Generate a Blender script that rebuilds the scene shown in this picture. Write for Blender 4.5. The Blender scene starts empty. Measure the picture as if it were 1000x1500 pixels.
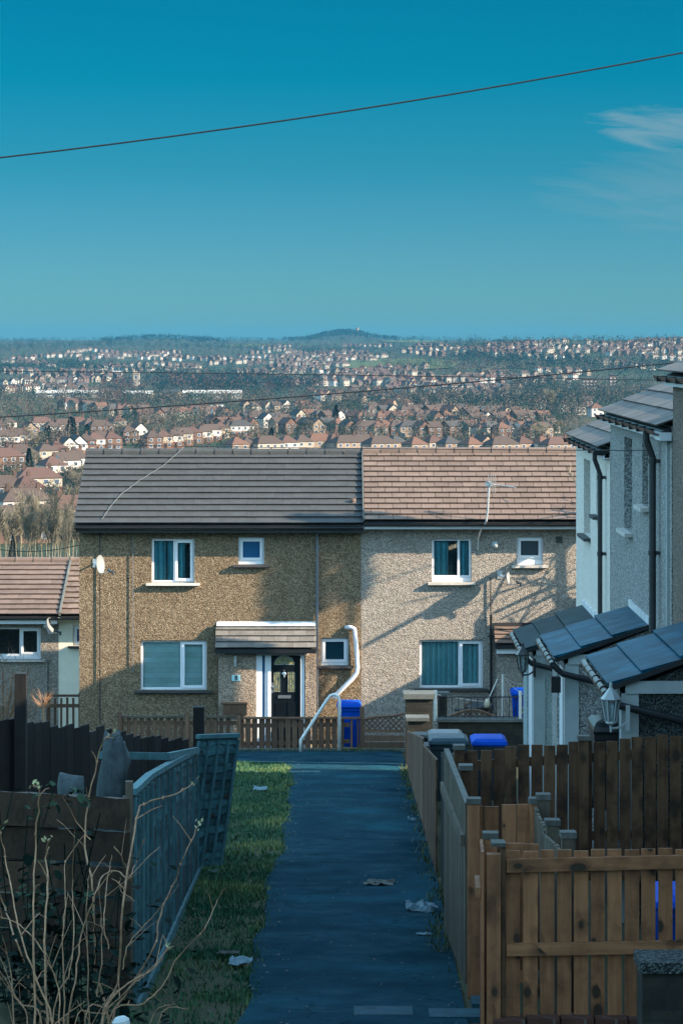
# tuning of light and air
SUN = 2.9; SKY = .15; EXPO = 2.5; HAZE = 5.5e-5
SKYT = [(0.0, (.035, .094, .149)), (.09, (.0195, .072, .126)), (.157, (.0075, .062, .101)), (.24, (.0002, .060, .091)), (.325, (.0002, .056, .083)), (.45, (.38, .50, .43)), (.75, (.98, 1.06, .90))]  # sky tint by elevation, brightened above the view to light the shade
CLOUD = (.26, .46, .56, 1)
import bpy, math, random, bisect
from mathutils import Vector, Matrix, noise
R = math.radians
rng = random.Random(7)
scene = bpy.context.scene
COL = scene.collection
F = 4000.0                                   # focal length in photograph pixels
def X(px, D): return (px - 500.0) * D / F
def Z(py, D): return -(py - 500.0) * D / F
def P(px, py, D): return Vector((X(px, D), D, Z(py, D)))
def sstep(a, b, t):
    t = min(1, max(0, (t - a) / (b - a))); return t * t * (3 - 2 * t)
def lerp(a, b, t): return a + (b - a) * t
def interp(tab, d):
    if d <= tab[0][0]: return tab[0][1]
    for (a, za), (b, zb) in zip(tab, tab[1:]):
        if d <= b: return za + (zb - za) * (d - a) / (b - a)
    return tab[-1][1]
NEAR = [(-60, -2.2), (0, -3.275), (56, -8.707), (60, -9.13), (63.5, -9.44), (70, -10.1), (80, -11.2), (100, -13.2), (150, -18), (300, -29), (550, -41), (700, -42.5), (900, -43.5), (1200, -45), (1600, -47), (2000, -48)]
LEFT = NEAR + [(2600, -50), (3200, -48), (4000, -42), (5000, -29), (6000, -15), (7500, -4), (9500, 3), (12500, 6)]
RIGHT = NEAR + [(2300, -48.3), (2700, -46), (3100, -36), (3500, -22), (3900, -6), (4300, 2), (5200, 3), (6500, 1), (9500, 3), (12500, 6)]
def H(x, D):
    """height of the ground"""
    if D < 2000:
        z = interp(NEAR, D)
        if D < 48:
            z += 0.75 * (1 - sstep(-2.05, -1.35, x)) * (1 - sstep(19.5, 23, D)) + 0.35 * (1 - sstep(-3.0, -1.9, x)) * sstep(19.5, 23, D) * (1 - sstep(40, 48, D))
        return z
    px = 500 + F * x / D
    b = sstep(430, 800, px)
    z = lerp(interp(LEFT, D), interp(RIGHT, D), b)
    z += 27 * math.exp(-((px - 505) / 46) ** 2) * math.exp(-((D - 9000) / 1300) ** 2)
    z += 13 * math.exp(-((px - 235) / 70) ** 2) * math.exp(-((D - 8000) / 1000) ** 2)
    z += 7 * math.exp(-((px - 590) / 40) ** 2) * math.exp(-((D - 7500) / 900) ** 2)
    return z
def gD(px, py):
    """distance at which the ground is seen at this spot (beyond the houses)"""
    lo, hi = 200.0, 9000.0
    D = lo
    while D < hi:
        if H(X(px, D), D) > Z(py, D): break
        D *= 1.01
    return D

# ------------------------------------------------------------------ meshes
class MB:
    def __init__(s, T=None):
        s.v = []; s.f = []; s.mi = []; s.rn = []; s.T = T
    def add(s, vs, fs, m=0, r=None):
        o = len(s.v)
        if r is None: r = rng.random()
        s.v += [(s.T @ Vector(p)) if s.T else Vector(p) for p in vs]
        for f in fs:
            s.f.append([i + o for i in f]); s.mi.append(m); s.rn.append(r)
    def box(s, x0, x1, y0, y1, z0, z1, m=0, r=None):
        s.prism((x0, y0, z0), (x1 - x0, 0, 0), (0, y1 - y0, 0), (0, 0, z1 - z0), m, r)
    def prism(s, p, u, v, w, m=0, r=None):
        p, u, v, w = map(Vector, (p, u, v, w))
        if u.cross(v).dot(w) < 0: u, v = v, u
        q = [p, p + u, p + u + v, p + v]
        s.add(q + [a + w for a in q], [(3, 2, 1, 0), (4, 5, 6, 7), (0, 1, 5, 4), (1, 2, 6, 5), (2, 3, 7, 6), (3, 0, 4, 7)], m, r)
    def bar(s, a, b, w, h=None, up=(0, 0, 1), m=0, r=None):
        a, b = Vector(a), Vector(b); d = b - a; h = h or w
        sd = d.cross(Vector(up))
        if sd.length < 1e-6: sd = d.cross(Vector((0, 1, 0)))
        sd.normalize(); u2 = sd.cross(d).normalized()
        s.prism(a - sd * w / 2 - u2 * h / 2, d, sd * w, u2 * h, m, r)
    def tube(s, pts, rad, n=8, m=0, r=None, cap=True):
        pts = [Vector(p) for p in pts]
        if not isinstance(rad, (list, tuple)): rad = [rad] * len(pts)
        vs = []; pu = None
        for i, p in enumerate(pts):
            t = (pts[min(i + 1, len(pts) - 1)] - pts[max(i - 1, 0)]).normalized()
            if pu is None: pu = t.orthogonal().normalized()
            pu = (pu - t * pu.dot(t)); pu = pu.normalized() if pu.length > 1e-6 else t.orthogonal().normalized()
            w = t.cross(pu)
            vs += [p + (pu * math.cos(2 * math.pi * k / n) + w * math.sin(2 * math.pi * k / n)) * rad[i] for k in range(n)]
        fs = []
        for i in range(len(pts) - 1):
            for k in range(n):
                a, b = i * n + k, i * n + (k + 1) % n
                fs.append((a, b, b + n, a + n))
        if cap:
            fs.append(tuple(range(n - 1, -1, -1))); L = (len(pts) - 1) * n; fs.append(tuple(range(L, L + n)))
        s.add(vs, fs, m, r)
    def lathe(s, o, prof, n=14, ax=(0, 0, 1), m=0, r=None, half=None):
        o, ax = Vector(o), Vector(ax).normalized(); u = ax.orthogonal().normalized(); w = ax.cross(u)
        vs = []
        for (rr, h) in prof:
            vs += [o + ax * h + (u * math.cos(2 * math.pi * k / n) + w * math.sin(2 * math.pi * k / n)) * max(rr, 1e-4) for k in range(n)]
        fs = []
        for i in range(len(prof) - 1):
            for k in range(n):
                a, b = i * n + k, i * n + (k + 1) % n
                fs.append((a, b, b + n, a + n))
        fs.append(tuple(range(n - 1, -1, -1))); L = (len(prof) - 1) * n; fs.append(tuple(range(L, L + n)))
        s.add(vs, fs, m, r)
    def mesh(s, name, mats, off=None, smooth=False):
        me = bpy.data.meshes.new(name)
        me.from_pydata([tuple(p - off) if off else tuple(p) for p in s.v], [], s.f)
        if not isinstance(mats, (list, tuple)): mats = [mats]
        for m in mats: me.materials.append(m)
        me.polygons.foreach_set('material_index', s.mi)
        if smooth: me.polygons.foreach_set('use_smooth', [True] * len(s.f))
        at = me.attributes.new('rnd', 'FLOAT', 'FACE'); at.data.foreach_set('value', s.rn)
        me.update(); return me
    def build(s, name, mats, parent=None, smooth=False, world=True, kind=None):
        off = Vector((0, 0, 0))
        if world:
            q = parent
            while q: off += q.location; q = q.parent
        o = bpy.data.objects.new(name, s.mesh(name, mats, off, smooth)); COL.objects.link(o)
        if parent: o.parent = parent
        if kind: o['kind'] = kind
        return o
def thing(name, label, cat, loc=(0, 0, 0), rz=0, group=None):
    o = bpy.data.objects.new(name, None); COL.objects.link(o); o.location = loc; o.rotation_euler = (0, 0, rz)
    o.empty_display_size = .2
    return tag(o, label, cat, group)
def tag(o, label, cat, group=None):
    o['label'] = label; o['category'] = cat
    if group: o['group'] = group
    return o

# ------------------------------------------------------------------ materials
class NT:
    def __init__(s, name):
        s.m = bpy.data.materials.new(name); s.m.use_nodes = True
        s.t = s.m.node_tree; s.n = s.t.nodes; s.b = s.n['Principled BSDF']
    def new(s, ty, **k):
        x = s.n.new(ty)
        for a, b in k.items(): setattr(x, a, b)
        return x
    def link(s, a, b): s.t.links.new(a, b)
    def ramp(s, fac, stops):
        r = s.new('ShaderNodeValToRGB'); e = r.color_ramp.elements
        while len(e) < len(stops): e.new(0.5)
        for k, (p, c) in zip(e, stops): k.position = p; k.color = (*c, 1)
        s.link(fac, r.inputs[0]); return r.outputs[0]
    def coord(s, scale=(1, 1, 1), useR=True):
        c = s.new('ShaderNodeTexCoord'); mp = s.new('ShaderNodeMapping'); mp.inputs['Scale'].default_value = scale
        src = c.outputs['Object']
        if useR:
            a = s.new('ShaderNodeAttribute', attribute_name='rnd'); sc = s.new('ShaderNodeVectorMath', operation='MULTIPLY_ADD')
            cb = s.new('ShaderNodeCombineXYZ')
            for i in range(3): s.link(a.outputs['Fac'], cb.inputs[i])
            s.link(cb.outputs[0], sc.inputs[0]); sc.inputs[1].default_value = (31.7, 17.3, 23.9); s.link(src, sc.inputs[2]); src = sc.outputs[0]
        s.link(src, mp.inputs[0]); return mp.outputs[0]
    def noise(s, vec, scale, detail=4, rough=.55):
        t = s.new('ShaderNodeTexNoise'); t.inputs['Scale'].default_value = scale; t.inputs['Detail'].default_value = detail; t.inputs['Roughness'].default_value = rough
        s.link(vec, t.inputs['Vector']); return t.outputs['Fac']
    def mix(s, fac, a, b, mode='MIX'):
        x = s.new('ShaderNodeMix', data_type='RGBA', blend_type=mode)
        if isinstance(fac, (int, float)): x.inputs[0].default_value = fac
        else: s.link(fac, x.inputs[0])
        for i, q in ((6, a), (7, b)):
            if isinstance(q, tuple): x.inputs[i].default_value = (*q, 1)
            else: s.link(q, x.inputs[i])
        return x.outputs[2]
    def math(s, op, a, b=0.0, clamp=False):
        x = s.new('ShaderNodeMath', operation=op, use_clamp=clamp)
        for i, q in ((0, a), (1, b)):
            if isinstance(q, (int, float)): x.inputs[i].default_value = q
            else: s.link(q, x.inputs[i])
        return x.outputs[0]
    def vary(s, col, amt):
        a = s.new('ShaderNodeAttribute', attribute_name='rnd')
        v = s.math('MULTIPLY_ADD', a.outputs['Fac'], 2 * amt); v.node.inputs[2].default_value = 1 - amt
        h = s.new('ShaderNodeHueSaturation'); s.link(v, h.inputs['Value']); s.link(col, h.inputs['Color']); return h.outputs[0]
    def done(s, col, rough=.8, bump=None, bs=.3, bd=.01, spec=.3, metal=0):
        if isinstance(col, tuple): s.b.inputs['Base Color'].default_value = (*col, 1)
        else: s.link(col, s.b.inputs['Base Color'])
        s.b.inputs['Roughness'].default_value = rough; s.b.inputs['Specular IOR Level'].default_value = spec; s.b.inputs['Metallic'].default_value = metal
        if bump is not None:
            bp = s.new('ShaderNodeBump'); bp.inputs['Strength'].default_value = bs; bp.inputs['Distance'].default_value = bd
            s.link(bump, bp.inputs['Height']); s.link(bp.outputs[0], s.b.inputs['Normal'])
        return s.m
def lift(c, k): return tuple(min(1, x * k) for x in c)
def m_plain(name, c, rough=.5, amt=.12, scale=9, spec=.4, metal=0, vary=.1):
    n = NT(name); v = n.coord(); f = n.noise(v, scale)
    col = n.ramp(f, [(.3, lift(c, 1 - amt)), (.7, lift(c, 1 + amt))])
    return n.done(n.vary(col, vary) if vary else col, rough, f, .08, .01, spec, metal)
def m_pebble(name, c1, c2, c3, scale=26, bs=.9, bd=.03, stain=.35):
    n = NT(name); v = n.coord(useR=False)
    vo = n.new('ShaderNodeTexVoronoi'); vo.inputs['Scale'].default_value = scale; n.link(v, vo.inputs['Vector'])
    sp = n.new('ShaderNodeSeparateColor'); n.link(vo.outputs['Color'], sp.inputs[0])
    col = n.ramp(sp.outputs[0], [(.1, c1), (.55, c2), (.95, c3)])
    big = n.noise(v, .9, 6, .65)
    col = n.mix(n.math('MULTIPLY', n.math('SUBTRACT', big, .42, True), stain * 3, True), col, lift(c1, .75))
    mp = n.new('ShaderNodeMapping'); mp.inputs['Scale'].default_value = (3.2, 3.2, .22); n.link(v, mp.inputs[0])
    stk = n.noise(mp.outputs[0], 1.3, 5, .7)
    col = n.mix(n.math('MULTIPLY', n.math('SUBTRACT', stk, .52, True), stain * 3.2, True), col, lift(c1, .7))
    h = n.math('SUBTRACT', 1.0, vo.outputs['Distance'])
    lump = n.noise(v, 9, 3)
    h = n.math('ADD', n.math('MULTIPLY', h, .7), n.math('MULTIPLY', lump, 1.1))
    return n.done(col, .9, h, bs, bd, .2)
def m_tile(name, c, c2, amt=.14, rough=.75, spec=.35, fine=40):
    n = NT(name); v = n.coord(); f = n.noise(v, 3.5, 6, .65); g = n.noise(v, fine, 3)
    col = n.vary(n.ramp(f, [(.3, c), (.72, c2)]), amt)
    col = n.mix(n.math('MULTIPLY', n.math('SUBTRACT', n.noise(n.coord(useR=False), 1.1, 7, .7), .56, True), 2.2, True), col, lift(c, .62))
    return n.done(col, rough, g, .25, .01, spec)
def m_wood(name, c1, c2, knot=(.03, .018, .01), ax=2, knots=True, weather=.3, rough=.75, vary=.2):
    n = NT(name)
    sc = [14, 14, 14]; sc[ax] = .9
    v = n.coord(tuple(sc)); g = n.noise(v, 1.6, 6, .65)
    w = n.coord((1, 1, 1)); b = n.noise(w, 3.0, 5, .65)
    col = n.vary(n.ramp(g, [(.25, c1), (.75, c2)]), vary)
    col = n.mix(n.math('MULTIPLY', n.math('SUBTRACT', b, .48, True), weather * 10, True), col, lift(c1, .32))
    if knots:
        ks = [8.5, 8.5, 8.5]; ks[ax] = 5.2
        vo = n.new('ShaderNodeTexVoronoi'); vo.inputs['Scale'].default_value = 1.0; n.link(n.coord(tuple(ks)), vo.inputs['Vector'])
        sc_ = n.new('ShaderNodeSeparateColor'); n.link(vo.outputs['Color'], sc_.inputs[0])
        rad = n.math('MULTIPLY', n.math('SUBTRACT', sc_.outputs[0], .20, True), .44)
        k = n.math('MULTIPLY', n.math('SUBTRACT', rad, vo.outputs['Distance'], True), 14, True)
        halo = n.math('MULTIPLY', n.math('SUBTRACT', n.math('MULTIPLY', rad, 2.1), vo.outputs['Distance'], True), 1.6, True)
        col = n.mix(halo, col, lift(c1, .35)); col = n.mix(k, col, knot)
    return n.done(col, rough, g, .35, .01, .25)
def m_glass(name, c=(.02, .06, .08), rough=.03, trans=.85):
    n = NT(name); out = n.n['Material Output']
    n.done(c, rough, None, spec=.8)
    tr = n.new('ShaderNodeBsdfTransparent'); tr.inputs[0].default_value = (.75, .95, 1.0, 1)
    lw = n.new('ShaderNodeLayerWeight'); lw.inputs[0].default_value = .35
    f = n.math('MULTIPLY', n.math('SUBTRACT', 1.0, lw.outputs['Fresnel'], True), trans)
    mx = n.new('ShaderNodeMixShader'); n.link(f, mx.inputs[0]); n.link(n.b.outputs[0], mx.inputs[1]); n.link(tr.outputs[0], mx.inputs[2]); n.link(mx.outputs[0], out.inputs[0])
    return n.m
def m_brick(name, c1, c2, mortar, sx=.225, sz=.075, plane='XZ'):
    n = NT(name); v = n.coord(useR=False)
    sp = n.new('ShaderNodeSeparateXYZ'); n.link(v, sp.inputs[0]); cb = n.new('ShaderNodeCombineXYZ')
    a = n.math('ADD', sp.outputs[0], sp.outputs[1]); n.link(a, cb.inputs[0]); n.link(sp.outputs[2], cb.inputs[1])
    br = n.new('ShaderNodeTexBrick'); br.inputs['Scale'].default_value = 1; br.inputs['Brick Width'].default_value = sx; br.inputs['Row Height'].default_value = sz; br.inputs['Mortar Size'].default_value = .008
    br.inputs['Color1'].default_value = (*c1, 1); br.inputs['Color2'].default_value = (*c2, 1); br.inputs['Mortar'].default_value = (*mortar, 1); n.link(cb.outputs[0], br.inputs['Vector'])
    f = n.noise(v, 6, 5, .7)
    col = n.mix(n.math('MULTIPLY', n.math('SUBTRACT', f, .45, True), 2.5, True), br.outputs[0], lift(c1, .5))
    return n.done(col, .9, n.math('SUBTRACT', f, n.math('MULTIPLY', br.outputs['Fac'], .6)), .4, .01, .2)

M = {}
M['peb_brown'] = m_pebble('brown_pebbledash', (.098, .072, .045), (.185, .135, .082), (.33, .26, .175), 50, 1.0)
M['peb_porch'] = m_pebble('porch_pebbledash', (.15, .115, .085), (.28, .22, .165), (.42, .35, .27), 50, .7)
M['peb_white'] = m_pebble('pale_pebbledash', (.18, .158, .135), (.30, .268, .228), (.43, .395, .34), 50, 1.0, stain=.25)
M['peb_grey'] = m_pebble('grey_pebbledash', (.14, .14, .13), (.275, .28, .265), (.44, .445, .42), 52, .8, .03, .2)
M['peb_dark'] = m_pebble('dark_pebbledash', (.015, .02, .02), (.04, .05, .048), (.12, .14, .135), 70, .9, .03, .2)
M['peb_umber'] = m_pebble('umber_pebbledash', (.10, .075, .06), (.19, .15, .12), (.30, .25, .20), 60, .9, .03, .2)
M['render_white'] = m_pebble('painted_render', (.56, .50, .43), (.64, .58, .50), (.72, .66, .58), 40, .5, .012, .22)
M['cream'] = m_plain('cream_render', (.72, .68, .55), .9, .05, 4, .2, vary=.02)
M['tile_grey'] = m_tile('grey_roof_tile', (.034, .037, .037), (.049, .052, .052), .06)
M['tile_pink'] = m_tile('buff_roof_tile', (.112, .078, .060), (.152, .108, .085), .13)
M['tile_dark'] = m_tile('terrace_roof_tile', (.050, .046, .042), (.12, .10, .082), .3)
M['tile_old'] = m_tile('weathered_roof_tile', (.10, .065, .048), (.20, .145, .11), .2)
M['lead'] = m_plain('lead_flashing', (.58, .60, .60), .45, .25, 6, .5)
M['felt'] = m_plain('roof_underlay', (.02, .02, .022), .9)
M['upvc'] = m_plain('white_window_plastic', (.66, .68, .70), .35, .04, 5, .5, vary=.04)
M['paint_white'] = m_plain('white_paint', (.30, .34, .34), .5, .08, 7, .4)
M['black'] = m_plain('black_plastic', (.012, .014, .016), .35, .2, 6, .5)
M['dark_metal'] = m_plain('dark_metal', (.02, .022, .025), .4, .2, 9, .5)
M['grey_pipe'] = m_plain('grey_plastic_pipe', (.12, .13, .14), .45, .15, 5)
M['galv'] = m_plain('galvanised_steel', (.55, .57, .58), .35, .15, 12, .5, .7)
M['rail_steel'] = m_plain('pale_painted_steel', (.62, .62, .58), .4, .12, 12, .5, .1)
M['conc'] = m_tile('concrete', (.07, .08, .075), (.125, .135, .125), .12, .9, .2)
M['sill'] = m_plain('stone_sill', (.50, .47, .42), .8, .15, 6, .2)
M['sill_dark'] = m_plain('dark_sill', (.05, .05, .05), .7, .15, 6, .3)
M['glass'] = m_glass('window_glass')
M['glass_blue'] = m_glass('blue_window_glass', (.02, .10, .22), .05, .12)
M['curtain'] = m_plain('teal_curtain', (.16, .42, .46), .9, .25, 6, .1, vary=.3)
M['net'] = m_plain('net_curtain', (.42, .66, .66), .9, .15, 12, .1, vary=.15)
M['blind'] = m_plain('pale_blind', (.82, .95, .80), .8, .2, 2.2, .2)
M['room'] = m_plain('dark_room', (.03, .03, .03), .9)
M['door_black'] = m_plain('black_door', (.004, .007, .010), .35, .15, 5, .2)
M['door_glass'] = m_plain('leaded_door_glass', (.24, .23, .11), .2, .45, 22, .6)
M['brass'] = m_plain('pale_metal', (.62, .64, .66), .25, .05, 8, .5, .9)
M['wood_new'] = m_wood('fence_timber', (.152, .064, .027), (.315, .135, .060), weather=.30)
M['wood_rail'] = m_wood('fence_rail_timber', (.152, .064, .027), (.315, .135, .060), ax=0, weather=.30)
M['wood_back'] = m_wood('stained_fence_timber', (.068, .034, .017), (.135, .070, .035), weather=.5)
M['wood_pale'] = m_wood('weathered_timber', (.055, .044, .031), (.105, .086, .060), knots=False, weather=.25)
M['wood_grey'] = m_wood('grey_timber', (.058, .058, .050), (.105, .105, .092), knots=False, weather=.25)
M['wood_dark'] = m_wood('black_timber', (.006, .006, .006), (.016, .015, .013), knots=False, vary=.5)
M['wood_picket'] = m_wood('brown_picket_timber', (.085, .048, .030), (.165, .098, .060), knots=False, weather=.15, vary=.3)
M['wood_lap'] = m_wood('bluish_lap_timber', (.012, .042, .050), (.038, .115, .130), ax=1, weather=.5, vary=.45)
M['wood_batten'] = m_wood('lap_batten_timber', (.026, .085, .096), (.062, .150, .165), knots=False, weather=.3)
M['sleeper'] = m_wood('sleeper_timber', (.020, .014, .009), (.055, .036, .021), ax=0, weather=.4, vary=.45)
M['bark'] = m_wood('grey_bark', (.014, .024, .026), (.050, .070, .074), knots=False, weather=.5)
M['stem'] = m_plain('tan_bare_stem', (.25, .150, .088), .8, .3, 20, .2, vary=.3)
M['leaf'] = m_plain('bramble_leaf', (.016, .034, .020), .8, .3, 14, .08, vary=.5)
M['ivy'] = m_plain('dark_leaf', (.004, .011, .008), .8, .3, 14, .05, vary=.6)
M['bud'] = m_plain('pale_bud', (.22, .22, .11), .7, .3, 14, .3, vary=.4)
M['bin_blue'] = m_plain('blue_bin_plastic', (.001, .060, .40), .6, .1, 4, .08, vary=.06)
M['bin_grey'] = m_plain('grey_bin_plastic', (.02, .035, .045), .4, .15, 4, .5)
M['bin_lid'] = m_plain('pale_bin_lid', (.015, .045, .06), .5, .2, 4, .2)
M['brick_dark'] = m_brick('dark_garden_brick', (.020, .020, .016), (.036, .034, .026), (.022, .024, .022))
M['brick_red'] = m_brick('red_brick', (.07, .03, .02), (.11, .05, .035), (.10, .09, .08))
M['paper'] = m_plain('litter_paper', (.10, .17, .195), .7, .2, 9, .2)
M['litter'] = m_plain('brown_litter', (.07, .075, .065), .8, .5, 14, .2, vary=.5)
M['wire'] = m_plain('cable_black', (.012, .016, .02), .5)
M['wire_grey'] = m_plain('cable_grey', (.13, .14, .14), .5)
def m_sheet(name, c1, c2, c3, rough):
    n = NT(name); v = n.coord((26, 1.1, 1.1)); s = n.noise(v, 1.0, 5, .65); w = n.noise(n.coord((1, 1, 1)), 2.4, 5, .6)
    col = n.vary(n.ramp(w, [(.3, c1), (.7, c2)]), .12)
    col = n.mix(n.math('MULTIPLY', n.math('SUBTRACT', n.math('MULTIPLY', s, n.math('ADD', w, .45)), .50, True), 3.4, True), col, c3)  # pale streaks along the slope paint highlights into the sheet colour
    n.b.inputs['IOR'].default_value = 1.13
    return n.done(col, rough, s, .15, .008, .3)
M['solar'] = m_sheet('blue_grey_sheet', (.001, .030, .056), (.003, .060, .100), (.03, .19, .28), .45)
M['sheet_dark'] = m_sheet('mossy_dark_sheet', (.002, .014, .020), (.006, .028, .034), (.02, .07, .085), .55)
M['lamp_glass'] = m_glass('lantern_glass', (.25, .3, .3), .1, .5)
M['toy'] = m_plain('pale_pot', (.5, .42, .3), .7)
M['slab'] = m_plain('worn_slab', (.012, .048, .065), .85, .3, 9, .2)
M['glass_dark'] = m_glass('dark_window_glass', (.008, .035, .05), .06, .05)
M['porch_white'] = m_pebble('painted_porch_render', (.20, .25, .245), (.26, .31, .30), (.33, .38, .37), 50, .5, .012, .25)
M['tile_porch'] = m_tile('canopy_tile', (.105, .098, .088), (.165, .155, .14), .12)
M['dish'] = m_plain('grey_dish_paint', (.19, .215, .225), .5, .05, 6, .3)
# ------------------------------------------------------------------ ground
def m_ground():
    n = NT('ground_soil_and_grass'); v = n.coord(useR=False)
    a = n.noise(v, .9, 6, .65); b = n.noise(v, 9, 5, .7); c = n.noise(v, .012, 6, .6)
    near = n.mix(n.math('MULTIPLY', n.math('SUBTRACT', a, .4, True), 4, True), (.045, .062, .028), (.075, .062, .042))
    near = n.mix(n.math('MULTIPLY', b, .55), near, (.03, .03, .02))
    far = n.ramp(c, [(.3, (.010, .020, .014)), (.5, (.028, .040, .018)), (.6, (.04, .036, .024)), (.75, (.015, .020, .014))])
    sp = n.new('ShaderNodeSeparateXYZ'); n.link(v, sp.inputs[0])
    f = n.math('DIVIDE', n.math('SUBTRACT', sp.outputs[1], 70), 60, True)
    return n.done(n.mix(f, near, far), .95, b, .5, .04, .1)
def m_asphalt():
    n = NT('worn_asphalt'); v = n.coord(useR=False)
    fine = n.noise(v, 85, 3, .8); mid = n.noise(v, 1.3, 7, .68); grit = n.noise(v, 26, 4, .75)
    mp = n.new('ShaderNodeMapping'); mp.inputs['Scale'].default_value = (.55, .42, 1); n.link(v, mp.inputs[0])
    patch = n.noise(mp.outputs[0], .9, 4, .55)
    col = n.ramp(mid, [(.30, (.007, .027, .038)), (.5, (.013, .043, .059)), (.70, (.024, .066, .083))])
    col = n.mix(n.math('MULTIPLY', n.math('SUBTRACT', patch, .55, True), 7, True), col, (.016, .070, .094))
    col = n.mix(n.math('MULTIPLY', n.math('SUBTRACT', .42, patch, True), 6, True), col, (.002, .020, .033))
    # joints of old patches lying across
    wv = n.new('ShaderNodeTexWave', bands_direction='Y'); wv.inputs['Scale'].default_value = .036; wv.inputs['Distortion'].default_value = 9.0; wv.inputs['Detail'].default_value = 2; wv.inputs['Detail Scale'].default_value = .35; n.link(v, wv.inputs['Vector'])
    ln = n.ramp(wv.outputs['Fac'], [(.985, (0, 0, 0)), (.998, (1, 1, 1))])
    col = n.mix(n.math('MULTIPLY', ln, n.math('MULTIPLY', n.math('SUBTRACT', grit, .38, True), 2.2, True)), col, (.012, .06, .08))
    cr = n.new('ShaderNodeTexVoronoi'); cr.feature = 'DISTANCE_TO_EDGE'; cr.inputs['Scale'].default_value = .5
    ad = n.new('ShaderNodeVectorMath', operation='ADD'); n.link(v, ad.inputs[0])
    nn = n.new('ShaderNodeTexNoise'); nn.inputs['Scale'].default_value = 2; nn.inputs['Detail'].default_value = 6; n.link(v, nn.inputs['Vector']); n.link(nn.outputs['Color'], ad.inputs[1]); n.link(ad.outputs[0], cr.inputs['Vector'])
    col = n.mix(n.ramp(cr.outputs['Distance'], [(0, (.55, .55, .55)), (.010, (0, 0, 0))]), col, (.001, .006, .010))
    col = n.mix(n.math('MULTIPLY', n.math('SUBTRACT', fine, .54, True), 4.5, True), col, (.02, .075, .10))
    col = n.mix(n.math('MULTIPLY', n.math('SUBTRACT', .42, grit, True), 2.5, True), col, (.0, .008, .014))
    n.b.inputs['IOR'].default_value = 1.12
    return n.done(col, .92, n.math('ADD', fine, n.math('MULTIPLY', mid, 1.5)), .6, .015, .06)
M['ground'] = m_ground(); M['asphalt'] = m_asphalt()
def build_ground():
    ds = [-60, -40, -25, -12, -4] + [i * 1.0 for i in range(0, 66)] + [68, 72, 76, 80]
    d = 80.0
    while d < 12400: d *= 1.045; ds.append(d)
    N = 120; vs = []; fs = []
    for d in ds:
        W = max(34, .6 * d)
        for i in range(N + 1):
            t = i / N * 2 - 1; x = (abs(t) ** (1.9 if d < 70 else 1.15)) * (1 if t > 0 else -1) * W
            z = H(x, d) + (.03 * noise.noise((x * 1.3, d * 1.3, 0)) if d < 64 and abs(x) > 1.1 else 0)
            vs.append((x, d, z))
    for j in range(len(ds) - 1):
        for i in range(N):
            a = j * (N + 1) + i; fs.append((a, a + 1, a + N + 2, a + N + 1))
    m = MB(); m.add(vs, fs); o = m.build('ground', M['ground'], smooth=True); o['kind'] = 'structure'
build_ground()
def left_edge(D): return interp([(0, -.9), (21, -.80), (28, -.80), (31, -.88), (36, -.80), (50, -.92), (55, -1.0), (56.6, -1.25), (57.4, -2.6)], D) + .035 * math.sin(D * .9) + .02 * math.sin(D * 2.3)
def right_edge(D): return interp([(0, .95), (21, .98), (33, 1.14), (40, 1.2), (49, 1.27), (56, 1.3)], D)
def strip(name, mat, lo, hi, fl, fr, lift_, step=.5, cols=8):
    m = MB(); vs = []; fs = []; n = int((hi - lo) / step)
    for j in range(n + 1):
        d = lo + (hi - lo) * j / n; a, b = fl(d), fr(d)
        for i in range(cols + 1):
            x = a + (b - a) * i / cols; vs.append((x, d, H(0, d) + lift_ - (.012 if i in (0, cols) else 0) + .006 * noise.noise((x * 2, d * 2, 3))))
    for j in range(n):
        for i in range(cols):
            q = j * (cols + 1) + i; fs.append((q, q + 1, q + cols + 2, q + cols + 1))
    m.add(vs, fs); o = m.build(name, mat, smooth=True); o['kind'] = 'structure'; return o
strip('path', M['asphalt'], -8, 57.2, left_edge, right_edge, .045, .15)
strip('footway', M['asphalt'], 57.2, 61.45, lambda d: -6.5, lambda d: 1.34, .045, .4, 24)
# pale edge kerb of the footway, along the fence
def kerb(name, pts, w, h, mat):
    m = MB()
    for a, b in zip(pts, pts[1:]):
        a = Vector(a); b = Vector(b); a.z = H(0, a.y) + h / 2 + .02; b.z = H(0, b.y) + h / 2 + .02
        m.bar(a, b - (b - a).normalized() * .008, w, h)
    o = m.build(name, mat); o['kind'] = 'structure'
kerb('footway_kerb', [(-6.4 + i * .9, 61.52, 0) for i in range(10)], .12, .07, M['conc'])
def slabs(name, px0, px1, D):
    m = MB(); z = H(0, D) + .05
    m.box(X(px0, D), X(px1, D), D - .14, D + .14, z - .1, z + .012)
    o = m.build(name, M['slab']); o['kind'] = 'structure'
slabs('path_slab', 518, 604, 21.72); slabs('path_slab', 628, 706, 21.6); slabs('path_slab', 690, 708, 22.3)

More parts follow.
